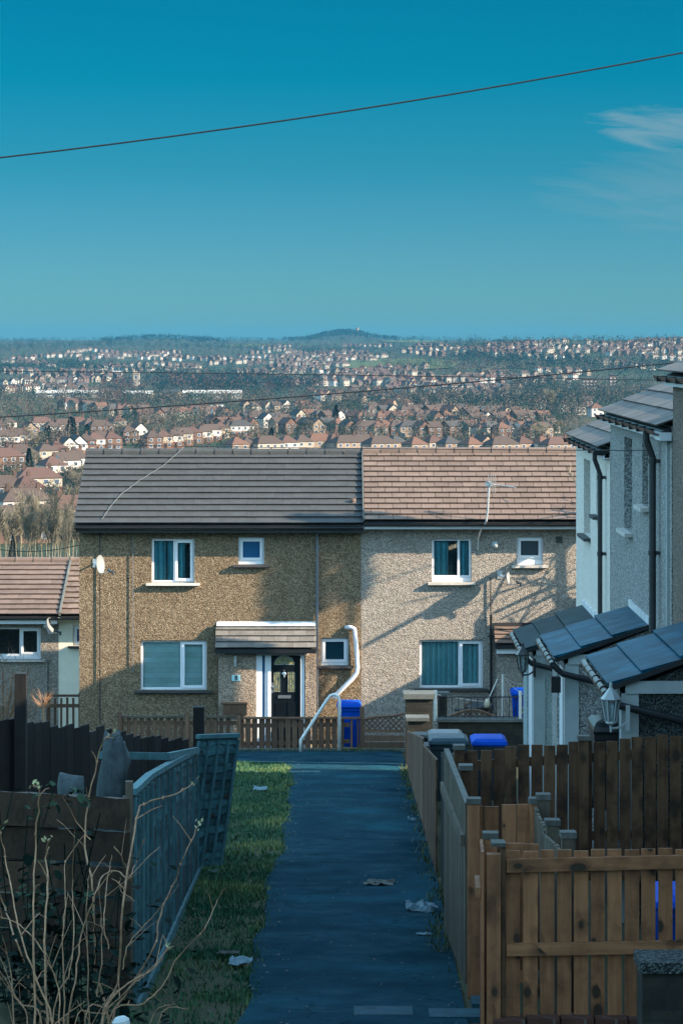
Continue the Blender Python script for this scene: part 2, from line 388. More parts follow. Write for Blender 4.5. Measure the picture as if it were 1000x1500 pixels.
# ------------------------------------------------------------------ house pieces
def wall_panel(m, u0, u1, z0, z1, v0, th, ops, mi=0):
    us = sorted(set([u0, u1] + [q for o in ops for q in o[:2]])); zs = sorted(set([z0, z1] + [q for o in ops for q in o[2:4]]))
    for a, b in zip(us, us[1:]):
        for c, d in zip(zs, zs[1:]):
            if any(o[0] <= (a + b) / 2 <= o[1] and o[2] <= (c + d) / 2 <= o[3] for o in ops): continue
            m.add([(a, v0, c), (b, v0, c), (b, v0, d), (a, v0, d)], [(0, 1, 2, 3)], mi)
            m.add([(a, v0 + th, c), (b, v0 + th, c), (b, v0 + th, d), (a, v0 + th, d)], [(3, 2, 1, 0)], mi)
    for (a, b, c, d) in [o[:4] for o in ops]:
        e = v0 + th
        m.add([(a, v0, c), (a, e, c), (a, e, d), (a, v0, d)], [(0, 3, 2, 1)], mi)
        m.add([(b, v0, c), (b, e, c), (b, e, d), (b, v0, d)], [(0, 1, 2, 3)], mi)
        m.add([(a, v0, c), (b, v0, c), (b, e, c), (a, e, c)], [(0, 1, 2, 3)], mi)
        m.add([(a, v0, d), (b, v0, d), (b, e, d), (a, e, d)], [(3, 2, 1, 0)], mi)
    e = v0 + th
    m.add([(u0, v0, z0), (u0, e, z0), (u0, e, z1), (u0, v0, z1)], [(0, 1, 2, 3)], mi)
    m.add([(u1, v0, z0), (u1, e, z0), (u1, e, z1), (u1, v0, z1)], [(3, 2, 1, 0)], mi)
    m.add([(u0, v0, z1), (u1, v0, z1), (u1, e, z1), (u0, e, z1)], [(0, 1, 2, 3)], mi)
def body(par, mat, u0, u1, v0, v1, z0, ze, zr, ops, T=None, world=True, th=.26):
    """four walls with gables; openings in the front one"""
    m = MB(T); wall_panel(m, u0, u1, z0, ze, v0, th, ops)
    vm = (v0 + v1) / 2
    for (a, b) in ((u0, u0 + th), (u1 - th, u1)):
        pr = [(v0 + th, z0), (v1 - th, z0), (v1 - th, ze), (vm, zr), (v0 + th, ze)]
        q = [(a, p, z) for p, z in pr] + [(b, p, z) for p, z in pr]; k = 5
        m.add(q, [(4, 3, 2, 1, 0), (5, 6, 7, 8, 9)] + [(i, (i + 1) % k, (i + 1) % k + k, i + k) for i in range(k)])
    m.box(u0, u1, v1 - th, v1, z0, ze)
    return m.build('wall', mat, par, world=world)
def window(par, u0, u1, z0, z1, v0, lights, T=None, world=True, sill='stone', cover=None, glass='glass', dep=.09, sash=(), sub=0, sover=.12):
    """lights: list of fractions where the mullions stand; sash: indexes of opening lights with their own proud frame"""
    f = MB(T); w = .055; y = v0 + dep
    zb = z0 + sub
    f.box(u0 + .003, u0 + w, y, y + .07, zb + .003, z1 - .003); f.box(u1 - w, u1 - .003, y, y + .07, zb + .003, z1 - .003)
    f.box(u0 + w, u1 - w, y, y + .07, z1 - w, z1 - .003); f.box(u0 + w, u1 - w, y, y + .07, zb + .003, zb + w)
    if sub: f.box(u0 + .003, u1 - .003, y - .025, y + .05, z0 + .003, zb)
    xs = [u0 + w] + [u0 + (u1 - u0) * k for k in lights] + [u1 - w]
    for k in lights:
        c = u0 + (u1 - u0) * k; f.box(c - w / 2, c + w / 2, y - .002, y + .068, zb + w, z1 - w)
    for i in sash:
        a = xs[i] + (w / 2 if i > 0 else 0) - .012; b = xs[i + 1] - (w / 2 if i < len(xs) - 2 else 0) + .012; c, d = zb + w - .012, z1 - w + .012; q = .06; yy = y - .022
        f.box(a, a + q, yy, y + .03, c, d); f.box(b - q, b, yy, y + .03, c, d); f.box(a + q, b - q, yy, y + .03, d - q, d); f.box(a + q, b - q, yy, y + .03, c, c + q)
    fo = f.build('window', M['upvc'], par, world=world)
    g = MB(T); g.add([(u0 + w - .004, y + .034, zb + w - .004), (u1 - w + .004, y + .034, zb + w - .004), (u1 - w + .004, y + .034, z1 - w + .004), (u0 + w - .004, y + .034, z1 - w + .004)], [(0, 1, 2, 3)])
    g.build('pane', M[glass], fo, world=world)
    if sill:
        s = MB(T); h = .05 if sill != 'none' else 0
        s.box(u0 - sover, u1 + sover, v0 - .11, v0 + .0, z0 - h - .004, z0 - .004)
        s.build('sill', M['sill_dark'] if sill == 'dark' else M['sill'], fo, world=world)
    if cover:
        c = MB(T); yc = y + .13
        if cover == 'blind':
            for i in range(int((z1 - z0) / .12)):
                zz = z1 - .06 - i * .12; c.add([(u0 + w, yc, zz - .12), (u1 - w, yc, zz - .12), (u1 - w, yc - .018, zz), (u0 + w, yc - .018, zz)], [(0, 1, 2, 3)])
            c.build('blind', M['blind'], fo, world=world)
        else:
            spans = {'curtains': [(0, .42), (.72, 1)], 'net': [(0, 1)], 'half': [(0, .3), (.35, .8)], 'sheer': [(0, 1)]}[cover]
            for (p, q) in spans:
                a, b = lerp(u0 + w, u1 - w, p), lerp(u0 + w, u1 - w, q); n = max(6, int((b - a) / .022)); ph = rng.random() * 6
                pts = [(lerp(a, b, i / n), yc + .035 * math.sin(i * 1.15 + ph) + .012 * math.sin(i * .37)) for i in range(n + 1)]
                for i in range(n):
                    c.add([(pts[i][0], pts[i][1], z0 + w), (pts[i + 1][0], pts[i + 1][1], z0 + w), (pts[i + 1][0], pts[i + 1][1], z1), (pts[i][0], pts[i][1], z1)], [(0, 1, 2, 3)], 0, .5 + .5 * math.sin(i * 1.15 + ph + 1))
            c.build('curtain', M['net' if cover in ('net', 'sheer') else 'curtain'], fo, world=world)
    return fo
def tile_slope(m, O, U, V, L, W, n, tw, thick=.02, lift_=.05, stagger=True, gap=.004, jit=.003):
    """courses of separate tiles: O eave corner, U along the eave, V up the slope (unit), L slope length, W width"""
    O, U, V = Vector(O), Vector(U).normalized(), Vector(V).normalized(); N = U.cross(V).normalized()
    if N.z < 0: N = -N
    c = L / n
    for i in range(n):
        a = -(tw / 2 if stagger and i % 2 else 0)
        while a < W - .01:
            s, e = max(0, a), min(W, a + tw); a += tw
            if e - s < .02: continue
            j = rng.uniform(-jit, jit); l2 = min(c * 1.22, L - c * i + .02)
            b0 = O + U * (s + gap / 2) + V * (c * i + j) + N * (lift_ + rng.uniform(0, jit)); d = V * l2 - N * (lift_ * .95)
            m.prism(b0, U * (e - s - gap), d, N * thick)
def ridge(par, a, b, mat, r=.11, seg=.46, world=True, T=None):
    m = MB(T); a, b = Vector(a), Vector(b); L = (b - a).length; d = (b - a) / L; n = max(1, round(L / seg))
    for i in range(n):
        s = L * i / n; e = L * (i + 1) / n
        m.tube([a + d * s, a + d * (s + .05), a + d * (s + .052), a + d * (e - .008)], [r * 1.13, r * 1.13, r, r], 10)
    return m.build('ridge', mat, par, world=world)

# ------------------------------------------------------------------ the two houses across the end of the path
YW = 63.5
def hx(px): return X(px, YW)
def hz(py): return Z(py, YW)
def op(px0, px1, py0, py1): return (hx(px0), hx(px1), hz(py1), hz(py0))
GZ = -9.75
RY = 66.3; RZ = Z(663, RY)
# --- brown house
hb = thing('house', 'brown pebbledashed house with dark grey tiled roof and black front door facing the path', 'house', (hx(322), YW, H(0, YW)), 0, 'pebbledashed houses across the path')
bo = [op(222, 285, 789, 854), op(349, 387, 787, 827), op(206, 303, 938, 1011), op(470, 510, 934, 975)]
U0, U1 = hx(116.5), hx(528.5)
po = (hx(322), hx(462), GZ, hz(960))
body(hb, M['peb_brown'], U0, U1, YW, YW + 5.6, GZ, hz(772), hz(676), bo + [po])
window(hb, *bo[0], YW, [.53], sill='stone', cover='half', sash=(1,))
window(hb, *bo[1], YW, [], sill='dark', glass='glass_blue', sash=(0,), sub=.05)
window(hb, *bo[2], YW, [.615], sill='dark', cover='blind', sash=(1,))
window(hb, *bo[3], YW, [], sill='dark', cover=None, sash=(0,), sub=.03, glass='glass_dark')
ey = YW - .36; ez = Z(769, ey); rx0, rx1 = X(108, ey), X(532.5, ey)
def roof(par, x0, x1, ey, ez, ry, rz, mat, n, tw, stag, ridge_mat, back=True, gap=.003):
    t = MB(); V = Vector((0, ry - ey, rz - ez)); L = V.length
    tile_slope(t, (x0, ey, ez), (1, 0, 0), V, L, x1 - x0, n, tw, stagger=stag, gap=gap)
    Nn = Vector((0, -(rz - ez), ry - ey)).normalized()
    t.prism(Vector((x0 + .03, ey, ez)) - Nn * .03, (x1 - x0 - .06, 0, 0), V * 1.0, -Nn * .05, 1)
    yb = 2 * ry - ey
    Vb = Vector((0, ry - yb, rz - ez))
    t.prism(Vector((x0, yb, ez)), (x1 - x0, 0, 0), Vb, (0, 0, .05), 0)
    o = t.build('roof', [mat, M['felt']], par)
    r = ridge(o, (x0 - .01, ry, rz + .02), (x1 + .01, ry, rz + .02), ridge_mat)
    return o
def fascia(par, x0, x1, y, z, mat, h=.16, gut=True, gmat='black', yw=YW):
    m = MB(); m.box(x0, x1, y + .03, y + .06, z - h, z - .03); m.box(x0, x1, y + .06, yw - .003, z - h + .02, z - h + .035); m.build('fascia', mat, par)
    if gut:
        g = MB(); n = 8; r = .055; vs = []
        for x in (x0 - .02, x1 + .02):
            for rr in (r, r * .86):
                vs += [(x, y - .03 + rr * math.cos(math.pi + math.pi * k / n), z - .035 + rr * math.sin(math.pi + math.pi * k / n)) for k in range(n + 1)]
        k = n + 1; fs = []
        for i in range(n):
            fs += [(i, i + 1, 2 * k + i + 1, 2 * k + i), (k + i, 3 * k + i, 3 * k + i + 1, k + i + 1)]
            fs += [(i, k + i, k + i + 1, i + 1), (2 * k + i, 2 * k + i + 1, 3 * k + i + 1, 3 * k + i)]
        g.add(vs, fs); g.build('gutter', M[gmat], par)
rb = roof(hb, rx0, rx1 - .02, ey, ez, RY, RZ - .03, M['tile_grey'], 12, .42, True, M['tile_grey'])
fascia(hb, rx0 + .05, rx1 - .03, ey, ez - .02, M['dark_metal'])
vp = MB(); c = P(517, 748, 64.0); vp.lathe(c + Vector((0, 0, -.12)), [(.055, 0), (.055, .34), (.07, .341), (.07, .40), (.0, .41)], 12); vp.build('vent_pipe', M['tile_old'], rb)
fl = MB(); q = P(517, 752, 63.85); Vv = Vector((0, RY - ey, RZ - ez)).normalized(); Nv = Vector((0, -Vv.z, Vv.y))
fl.prism(q + Vector((-.25, 0, .0)) + Nv * .02, (.45, 0, 0), Vv * .22, Nv * .03); fl.build('flashing', M['lead'], rb)
# pipes on the brown wall
def vpipe(par, px, py0, py1, r, mat, brk=True, name='downpipe', y=YW):
    m = MB(); x = X(px, y); m.tube([(x, y - r - .03, Z(py0, y)), (x, y - r - .03, Z(py1, y))], r, 10)
    if brk:
        z = Z(py0, y) - .5
        while z > Z(py1, y): m.box(x - r - .03, x + r + .03, y - r - .012, y, z - .02, z + .02); z -= 1.3
    return m.build(name, mat, par)
vpipe(hb, 464.5, 772, 1040, .034, M['grey_pipe'])
vpipe(hb, 147, 772, 1060, .012, M['wire'], False, 'cable')
vpipe(hb, 195, 772, 985, .010, M['grey_pipe'], False, 'cable')
wp = MB(); y = YW - .10; pts = [P(506, 919, y + .1), P(514, 919, y), P(519, 921, y), P(521, 940, y), P(523.5, 978, y), P(522, 986, y), P(517, 993, y), P(491, 1019, y), P(489, 1024, y)]
wp.tube(pts, .052, 12); wp.build('waste_pipe', M['upvc'], hb, smooth=True)
# service cable lying over the roof
cb = MB(); pp = []
for px, py, t in ((150, 768, .02), (163, 745, .2), (178, 728, .36), (205, 709, .55), (240, 690, .76), (262, 672, .95), (270, 661, 1.03)):
    yy = lerp(ey, RY, min(1, t)); zz = lerp(ez, RZ, t) + .1
    pp.append(Vector((X(px, yy), yy, zz)))
cb.tube(pp, .006, 6); tag(cb.build('roof_cable', M['wire_grey']), 'pale cable lying slantwise over the dark grey tiled roof', 'cable')
# porch of the brown house
PY = YW - .36
pr = MB(); x0, x1 = X(320, PY), X(463, PY); dz0, dz1 = X(375, PY), X(447, PY); pt = Z(955, PY)
wall_panel(pr, x0, x1, GZ, pt, PY, .2, [(dz0, dz1, GZ, pt - .05)])
pr.box(x0, x0 + .2, PY + .2, YW - .002, GZ, pt); pr.box(x1 - .2, x1, PY + .2, YW - .002, GZ, pt)
po_ = pr.build('porch', M['peb_porch'], hb)
ct = MB(); cx0, cx1 = X(315, PY - .2), X(463, PY - .2); oy, oz = PY - .2, Z(951, PY - .2); ty, tz = YW - .01, Z(916, YW)
V = Vector((0, ty - oy, tz - oz)); tile_slope(ct, (cx0, oy, oz), (1, 0, 0), V, V.length, cx1 - cx0, 4, .30, stagger=True)
Nn = Vector((0, -(tz - oz), ty - oy)).normalized(); ct.prism(Vector((cx0, oy, oz)) - Nn * .02, (cx1 - cx0, 0, 0), V, -Nn * .06, 1)
co = ct.build('porch_roof', [M['tile_porch'], M['felt']], hb)
lf = MB(); a = Vector((cx0 + .02, ty, tz)) - V.normalized() * .10 + Nn * .075; lf.prism(a, (cx1 - cx0 - .04, 0, 0), V.normalized() * .10, Nn * .02); lf.box(cx0 + .02, cx1 - .02, YW - .02, YW - .003, tz + .05, tz + .09); lf.build('flashing', M['lead'], co)
pg = MB(); pg.box(cx0, cx1, oy - .06, oy + .03, oz - .09, oz - .0); pg.build('gutter', M['black'], co)
lace = MB()
for i in range(22):
    xx = lerp(X(378, PY), X(450, PY), i / 21); lace.lathe((xx, PY - .03, pt - .04), [(.04, 0), (.04, .012)], 10, (0, 1, 0))
lace.build('valance', M['sill'], po_)
# door, side light and white frames
df = MB(); yb = PY + .03
for a, b in ((375, 384), (392, 397), (440, 446)):
    df.box(X(a, PY) + .003, X(b, PY), yb, yb + .12, GZ, pt - .057)
df.box(X(375, PY) + .003, X(446, PY), yb + .002, yb + .11, pt - .075, pt - .056)
df.build('door_frame', M['upvc'], hb)
sl = MB(); sl.box(X(384, PY), X(391.5, PY), yb + .05, yb + .07, GZ, pt - .08); sl.build('side_light', M['glass_blue'], hb)
pn = MB(); pn.box(X(388, PY), X(392, PY), yb + .02, yb + .1, GZ, pt - .08); pn.build('frame_panel', M['upvc'], hb)
dx0, dx1 = X(397.3, PY), X(439.7, PY); db = H(0, PY) + .22; dt = pt - .08; yd = yb + .05
d = MB(); d.box(dx0, dx1, yd, yd + .05, db, dt)
for a, b in ((.15, .44), (.56, .85)): # raised lower panels
    d.box(lerp(dx0, dx1, a), lerp(dx0, dx1, b), yd - .012, yd, db + .22, Z(1029, PY))
do = d.build('door', M['door_black'], hb)
def dbox(name, px0, px1, py0, py1, mat, dep=.015):
    m = MB(); m.box(X(px0, PY), X(px1, PY), yd - dep, yd - .001, Z(py1, PY), Z(py0, PY)); return m.build(name, mat, do)
def leaded(px0, px1, py0, py1):
    m = MB(); x0, x1, z0, z1 = X(px0, PY), X(px1, PY), Z(py1, PY), Z(py0, PY)
    m.box(x0, x1, yd - .008, yd - .001, z0, z1, 0); r = .008
    def ln(a, b): m.bar((lerp(x0, x1, a[0]), yd - .012, lerp(z0, z1, a[1])), (lerp(x0, x1, b[0]), yd - .012, lerp(z0, z1, b[1])), r, .006, (0, 1, 0), 1)
    for k in (0, .33, .67, 1): ln((k, 0), (k, 1))
    for k in (0, .12, .88, 1): ln((0, k), (1, k))
    ln((.5, .3), (1, .5)); ln((1, .5), (.5, .7)); ln((.5, .7), (0, .5)); ln((0, .5), (.5, .3))
    m.build('glazing', [M['door_glass'], M['brass']], do)
leaded(401, 410.5, 985, 1014); leaded(421.5, 431.5, 985, 1014)
fan = MB(); cx = X(416.3, PY); cz = Z(974, PY); rr = X(431, PY) - cx; n = 14
arc = [(cx + rr * math.cos(math.pi * k / n), cz + rr * .86 * math.sin(math.pi * k / n)) for k in range(n + 1)]
fan.add([(x, yd - .006, z) for x, z in arc] + [(x, yd - .001, z) for x, z in arc], [tuple(range(n, -1, -1))])
for k in range(n): fan.bar((arc[k][0], yd - .01, arc[k][1]), (arc[k + 1][0], yd - .01, arc[k + 1][1]), .012, .008, (0, 1, 0), 1)
fan.bar((cx - rr, yd - .01, cz), (cx + rr, yd - .01, cz), .014, .008, (0, 1, 0), 1)
for k in (3, 5, 7, 9, 11): fan.bar((cx, yd - .009, cz), (arc[k][0], yd - .009, arc[k][1]), .007, .006, (0, 1, 0), 1)
fan.build('fanlight', [M['door_glass'], M['brass']], do)
lb = dbox('letterbox', 407, 426, 1019, 1023.5, M['brass'], .02)
kn = MB(); k0 = Vector((cx, yd - .02, Z(988, PY))); kn.lathe(k0, [(.045, 0), (.05, .01), (.03, .02)], 12, (0, -1, 0)); kn.bar(k0 + Vector((0, 0, .1)), k0, .03, .015, (0, 1, 0)); kn.tube([k0 + Vector((0, -.02, 0)), k0 + Vector((0, -.03, -.07))], .018, 8); kn.build('knocker', M['brass'], do)
hd = MB(); hp = Vector((X(398.8, PY), yd - .02, Z(1008, PY))); hd.box(hp.x - .02, hp.x + .02, hp.y, hp.y + .018, hp.z - .12, hp.z + .12); hd.bar(hp + Vector((0, -.03, .02)), hp + Vector((.13, -.03, .02)), .025); hd.bar(hp + Vector((0, .0, .02)), hp + Vector((0, -.04, .02)), .02); hd.build('handle', M['brass'], do)
# number plate, outside lamp, meter box
npz = thing('house_number_plate', 'small pale plate with the number 8 on the porch wall', 'number plate', P(346, 993, PY - .01))
m = MB(); c = npz.location; m.box(c.x - .10, c.x + .10, PY - .025, PY - .002, c.z - .065, c.z + .065); m.build('plate', M['net'], npz)
def text_mesh(name, body_, size, loc, rot, mat, par, ext=.004):
    cu = bpy.data.curves.new(name, 'FONT'); cu.body = body_; cu.size = size; cu.extrude = ext; cu.align_x = 'CENTER'; cu.align_y = 'CENTER'; cu.offset = .004
    t = bpy.data.objects.new(name + '_curve', cu); COL.objects.link(t); dg = bpy.context.evaluated_depsgraph_get(); dg.update()
    me = bpy.data.meshes.new_from_object(t.evaluated_get(dg)); bpy.data.objects.remove(t)
    me.materials.clear(); me.materials.append(mat)
    me.transform(Matrix.Translation(loc) @ rot)
    off = Vector((0, 0, 0)); q = par
    while q: off += q.location; q = q.parent
    me.transform(Matrix.Translation(-off)); o = bpy.data.objects.new(name, me); COL.objects.link(o); o.parent = par; return o
text_mesh('digit', '8', .15, Vector((c.x, PY - .03, c.z)), Matrix.Rotation(R(90), 4, 'X'), M['black'], npz)
wl = thing('wall_lamp', 'slim metal tube lamp on the porch wall above the number plate', 'lamp', P(345, 968, PY))
m = MB(); c = wl.location; m.tube([c + Vector((0, -.06, -.12)), c + Vector((0, -.06, .12))], .035, 10); m.build('lamp_tube', M['galv'], wl)
m = MB(); m.box(c.x - .03, c.x + .03, PY - .03, PY - .001, c.z - .04, c.z + .04); m.build('bracket', M['galv'], wl)
mb_ = MB(); a, b = P(327, 1047, PY), P(362, 1030, PY); mb_.box(a.x, b.x, PY - .14, PY - .001, a.z, b.z); mb_.box(a.x + .04, b.x - .04, PY - .155, PY - .14, a.z + .04, b.z - .03)
mb_.box(a.x - .02, b.x + .02, PY - .17, PY - .001, b.z, b.z + .03)
tag(mb_.build('meter_box', M['wood_picket']), 'brown meter box on the porch wall below the number plate', 'meter box')

# --- white house
hw = thing('house', 'pale pebbledashed house with buff tiled roof and curtained windows beside the brown house', 'house', (hx(686), YW, H(0, YW)), 0, 'pebbledashed houses across the path')
wo = [op(632, 690, 789, 853), op(756, 795, 786, 828), op(614, 707, 937, 1008)]
W0, W1 = U1 + .004, 6.1
body(hw, M['peb_white'], W0, W1, YW, YW + 5.6, GZ, hz(768), hz(676), wo)
window(hw, *wo[0], YW, [.68], sill='stone', cover='curtains', sash=(), sub=.10, sover=.09)
window(hw, *wo[1], YW, [], sill='stone', cover=None, sash=(0,), sub=.12, sover=.11, glass='glass_dark')
window(hw, *wo[2], YW, [.63], sill='dark', cover='net', sash=(1,))
ez2 = Z(764, ey); rw = roof(hw, rx1 + .01, W1 + .2, ey, ez2, RY, RZ, M['tile_pink'], 13, .335, True, M['tile_pink'], gap=.010)
vg = MB(); vg.prism((rx1 - .02, ey - .02, ez2 + .0), (.025, 0, 0), (0, RY - ey, RZ - ez2), (0, 0, .09)); vg.build('verge_strip', M['conc'], rw)
fascia(hw, rx1 + .03, W1 + .1, ey, ez2 - .02, M['upvc'], .15)
sb = MB(); sb.box(W0, W1, YW - .03, YW - .002, hz(776), hz(769)); sb.build('soffit_board', M['upvc'], hw)
vpipe(hw, 718.5, 900, 1055, .03, M['black'])
vpipe(hw, 718, 845, 900, .012, M['wire'], False, 'cable')
ve = MB(); a = P(818.5, 790.5, YW); ve.box(a.x - .075, a.x + .075, YW - .02, YW - .002, a.z - .075, a.z + .075)
for k in range(5): ve.box(a.x - .06, a.x + .06, YW - .028, YW - .02, a.z - .055 + k * .026, a.z - .043 + k * .026)
ve.build('vent_grille', M['sill_dark'], hw)
# its porch roof, mostly behind the terrace
wpz = MB(); x0, x1 = X(724, PY), X(840, PY)
wpz.box(x0 + .05, x1, PY, PY + .2, GZ, Z(953, PY)); wpz.box(x0 + .05, x0 + .25, PY + .2, YW - .002, GZ, Z(953, PY)); wpz.build('porch', M['peb_white'], hw)
t = MB(); oy, oz = PY - .2, Z(945, PY - .2); V = Vector((0, ty - oy, Z(918, YW) - oz)); tile_slope(t, (x0, oy, oz), (1, 0, 0), V, V.length, x1 - x0, 4, .33)
Nn = Vector((0, -V.z, V.y)).normalized(); t.prism(Vector((x0, oy, oz)) - Nn * .02, (x1 - x0, 0, 0), V, -Nn * .06, 1)
t.box(x0, x1, YW - .06, YW - .003, Z(919, YW), Z(912, YW), 1); pro = t.build('porch_roof', [M['tile_pink'], M['felt']], hw)
g = MB(); g.box(x0, x1, oy - .06, oy + .02, oz - .08, oz - .005); g.build('gutter', M['black'], pro)
g = MB(); g.box(x0 + .03, x1, oy + .03, oy + .06, oz - .2, oz - .085); g.build('fascia', M['upvc'], pro)

# dishes, aerial, round lamp
def dish(label, px, py, s, face, y=YW):
    c = P(px, py, y - .42); t = thing('satellite_dish', label, 'satellite dish', P(px, py, y), 0, 'satellite dishes on the house walls')
    ax = Vector(face).normalized(); m = MB()
    prof = [(.02, -.055), (.12, -.045), (.21, -.02), (.27, .01), (.275, .016), (.265, .012), (.2, -.012), (.11, -.035), (.0, -.045)]
    m.lathe(c, [(r * s, h * s) for r, h in prof], 28, ax); m.build('reflector', M['dish'], t, smooth=True)
    b = MB(); w = Vector((c.x - ax.x * .16, y - .01, c.z)); b.tube([w, Vector((w.x, c.y + .1, w.z)), c - ax * .06], .02, 8); b.box(w.x - .06, w.x + .06, y - .015, y - .001, w.z - .1, w.z + .1); b.build('bracket', M['galv'], t)
    a = MB(); e = c + ax * .36 * s + Vector((0, -.03, -.24 * s)); a.tube([c - ax * .03 + Vector((0, 0, -.26 * s)), e], .012, 6); a.build('arm', M['galv'], t)
    l = MB(); l.tube([e + Vector((0, 0, .0)), e + Vector((-.09, 0, .06))], .03, 8); l.tube([e + Vector((.03, 0, .03)), e + Vector((.03, 0, -.07))], .028, 8); l.build('receiver', M['bin_grey'], t)
    return t
dish('white satellite dish on the left end of the brown pebbledashed wall', 147, 827, .80, (.95, -.34, .12))
dish('white satellite dish on the pale pebbledashed wall below the small window', 743, 844, .78, (.97, -.22, .1))
ae = thing('tv_aerial', 'metal television aerial on a bent pole above the eave of the pale house', 'aerial', P(700, 795, YW))
yA = YW - .5
m = MB(); m.tube([P(699.5, 806, YW - .03), P(700, 790, YW - .05), P(703, 778, YW - .25), P(712, 763, yA), P(714, 748, yA), P(716, 705, yA)], .022, 8); m.build('pole', M['galv'], ae)
m = MB(); a, b = P(714, 709, yA), P(755, 714, yA - .5); m.tube([a, b], .012, 6); d = (b - a)
for i in range(10):
    q = a + d * (.12 + .09 * i); k = .075 - .004 * i; m.tube([q + Vector((0, -k * .4, k)), q + Vector((0, k * .4, -k))], .004, 5)
m.build('boom', M['galv'], ae)
m = MB(); q0 = P(716, 709, yA)
for i in range(4):
    for s in (-1, 1): m.tube([q0 + Vector((-.03 + i * .055, -.05 * s, .03 * s)), q0 + Vector((-.03 + i * .055, -.12 * s, .21 * s))], .008, 6)
m.box(q0.x - .09, q0.x + .06, q0.y - .04, q0.y + .04, q0.z - .05, q0.z + .05); m.build('reflector_rods', M['galv'], ae)
sl_ = MB(); c = P(724, 798, YW); sl_.lathe(c, [(.04, 0), (.04, .05), (.085, .06), (.085, .085), (.06, .13), (0, .15)], 16, (0, -1, .1)); tag(sl_.build('round_lamp', M['paint_white'], smooth=True), 'small round white lamp on the pale wall between the upper windows', 'lamp')

# --- low house further down on the left
YL = 72.0
def lx(px): return X(px, YL)
def lz(py): return Z(py, YL)
hl = thing('house', 'low grey rendered house with weathered pinkish roof at the left edge', 'house', (lx(30), YL, H(0, YL)), 0, 'low houses left of the brown house')
LG = -10.9
lo = [(lx(-40), lx(60), lz(966), lz(919))]
body(hl, M['peb_white'], lx(-70), lx(86), YL, YL + 5.4, LG, lz(908), lz(835), lo)
window(hl, *lo[0], YL, [.36, .70], sill='stone', cover=None, sash=(2,), sub=.08)
ly = YL - .35; lez = Z(902, ly); lry = YL + 2.6; lrz = Z(823, lry)
roof(hl, lx(-75), X(86, ly) , ly, lez, lry, lrz, M['tile_pink'], 11, .32, True, M['tile_pink'])
fascia(hl, lx(-75), lx(86), ly, lez - .02, M['upvc'], .2, yw=YL)
hc = thing('house', 'low cream rendered house with patched old tiles half hidden behind the brown house', 'house', (lx(120), YL, H(0, YL)), 0, 'low houses left of the brown house')
lo2 = [(lx(107), lx(124), lz(946), lz(916))]
body(hc, M['cream'], lx(86) + .004, lx(190), YL - .002, YL + 5.4, LG, lz(908), lz(835), lo2)
window(hc, *lo2[0], YL - .002, [], sill='dark', glass='glass_blue', sash=(0,))
roof(hc, X(88, ly), lx(195), ly, lez, lry, lrz, M['tile_old'], 10, .3, True, M['tile_old'])
fascia(hc, lx(87), lx(195), ly, lez - .02, M['cream'], .12, True, yw=YL)
vg = MB(); vg.prism((X(86.5, ly), ly - .02, lez), (.05, 0, 0), (0, lry - ly, lrz - lez), (0, 0, .10)); vg.build('verge_strip', M['conc'], hc)
dish('white satellite dish on the low grey rendered house at the left edge', 73, 917, .8, (.93, -.36, .12), YL)
vpipe(hl, 71, 965, 1040, .012, M['wire'], False, 'cable', YL)
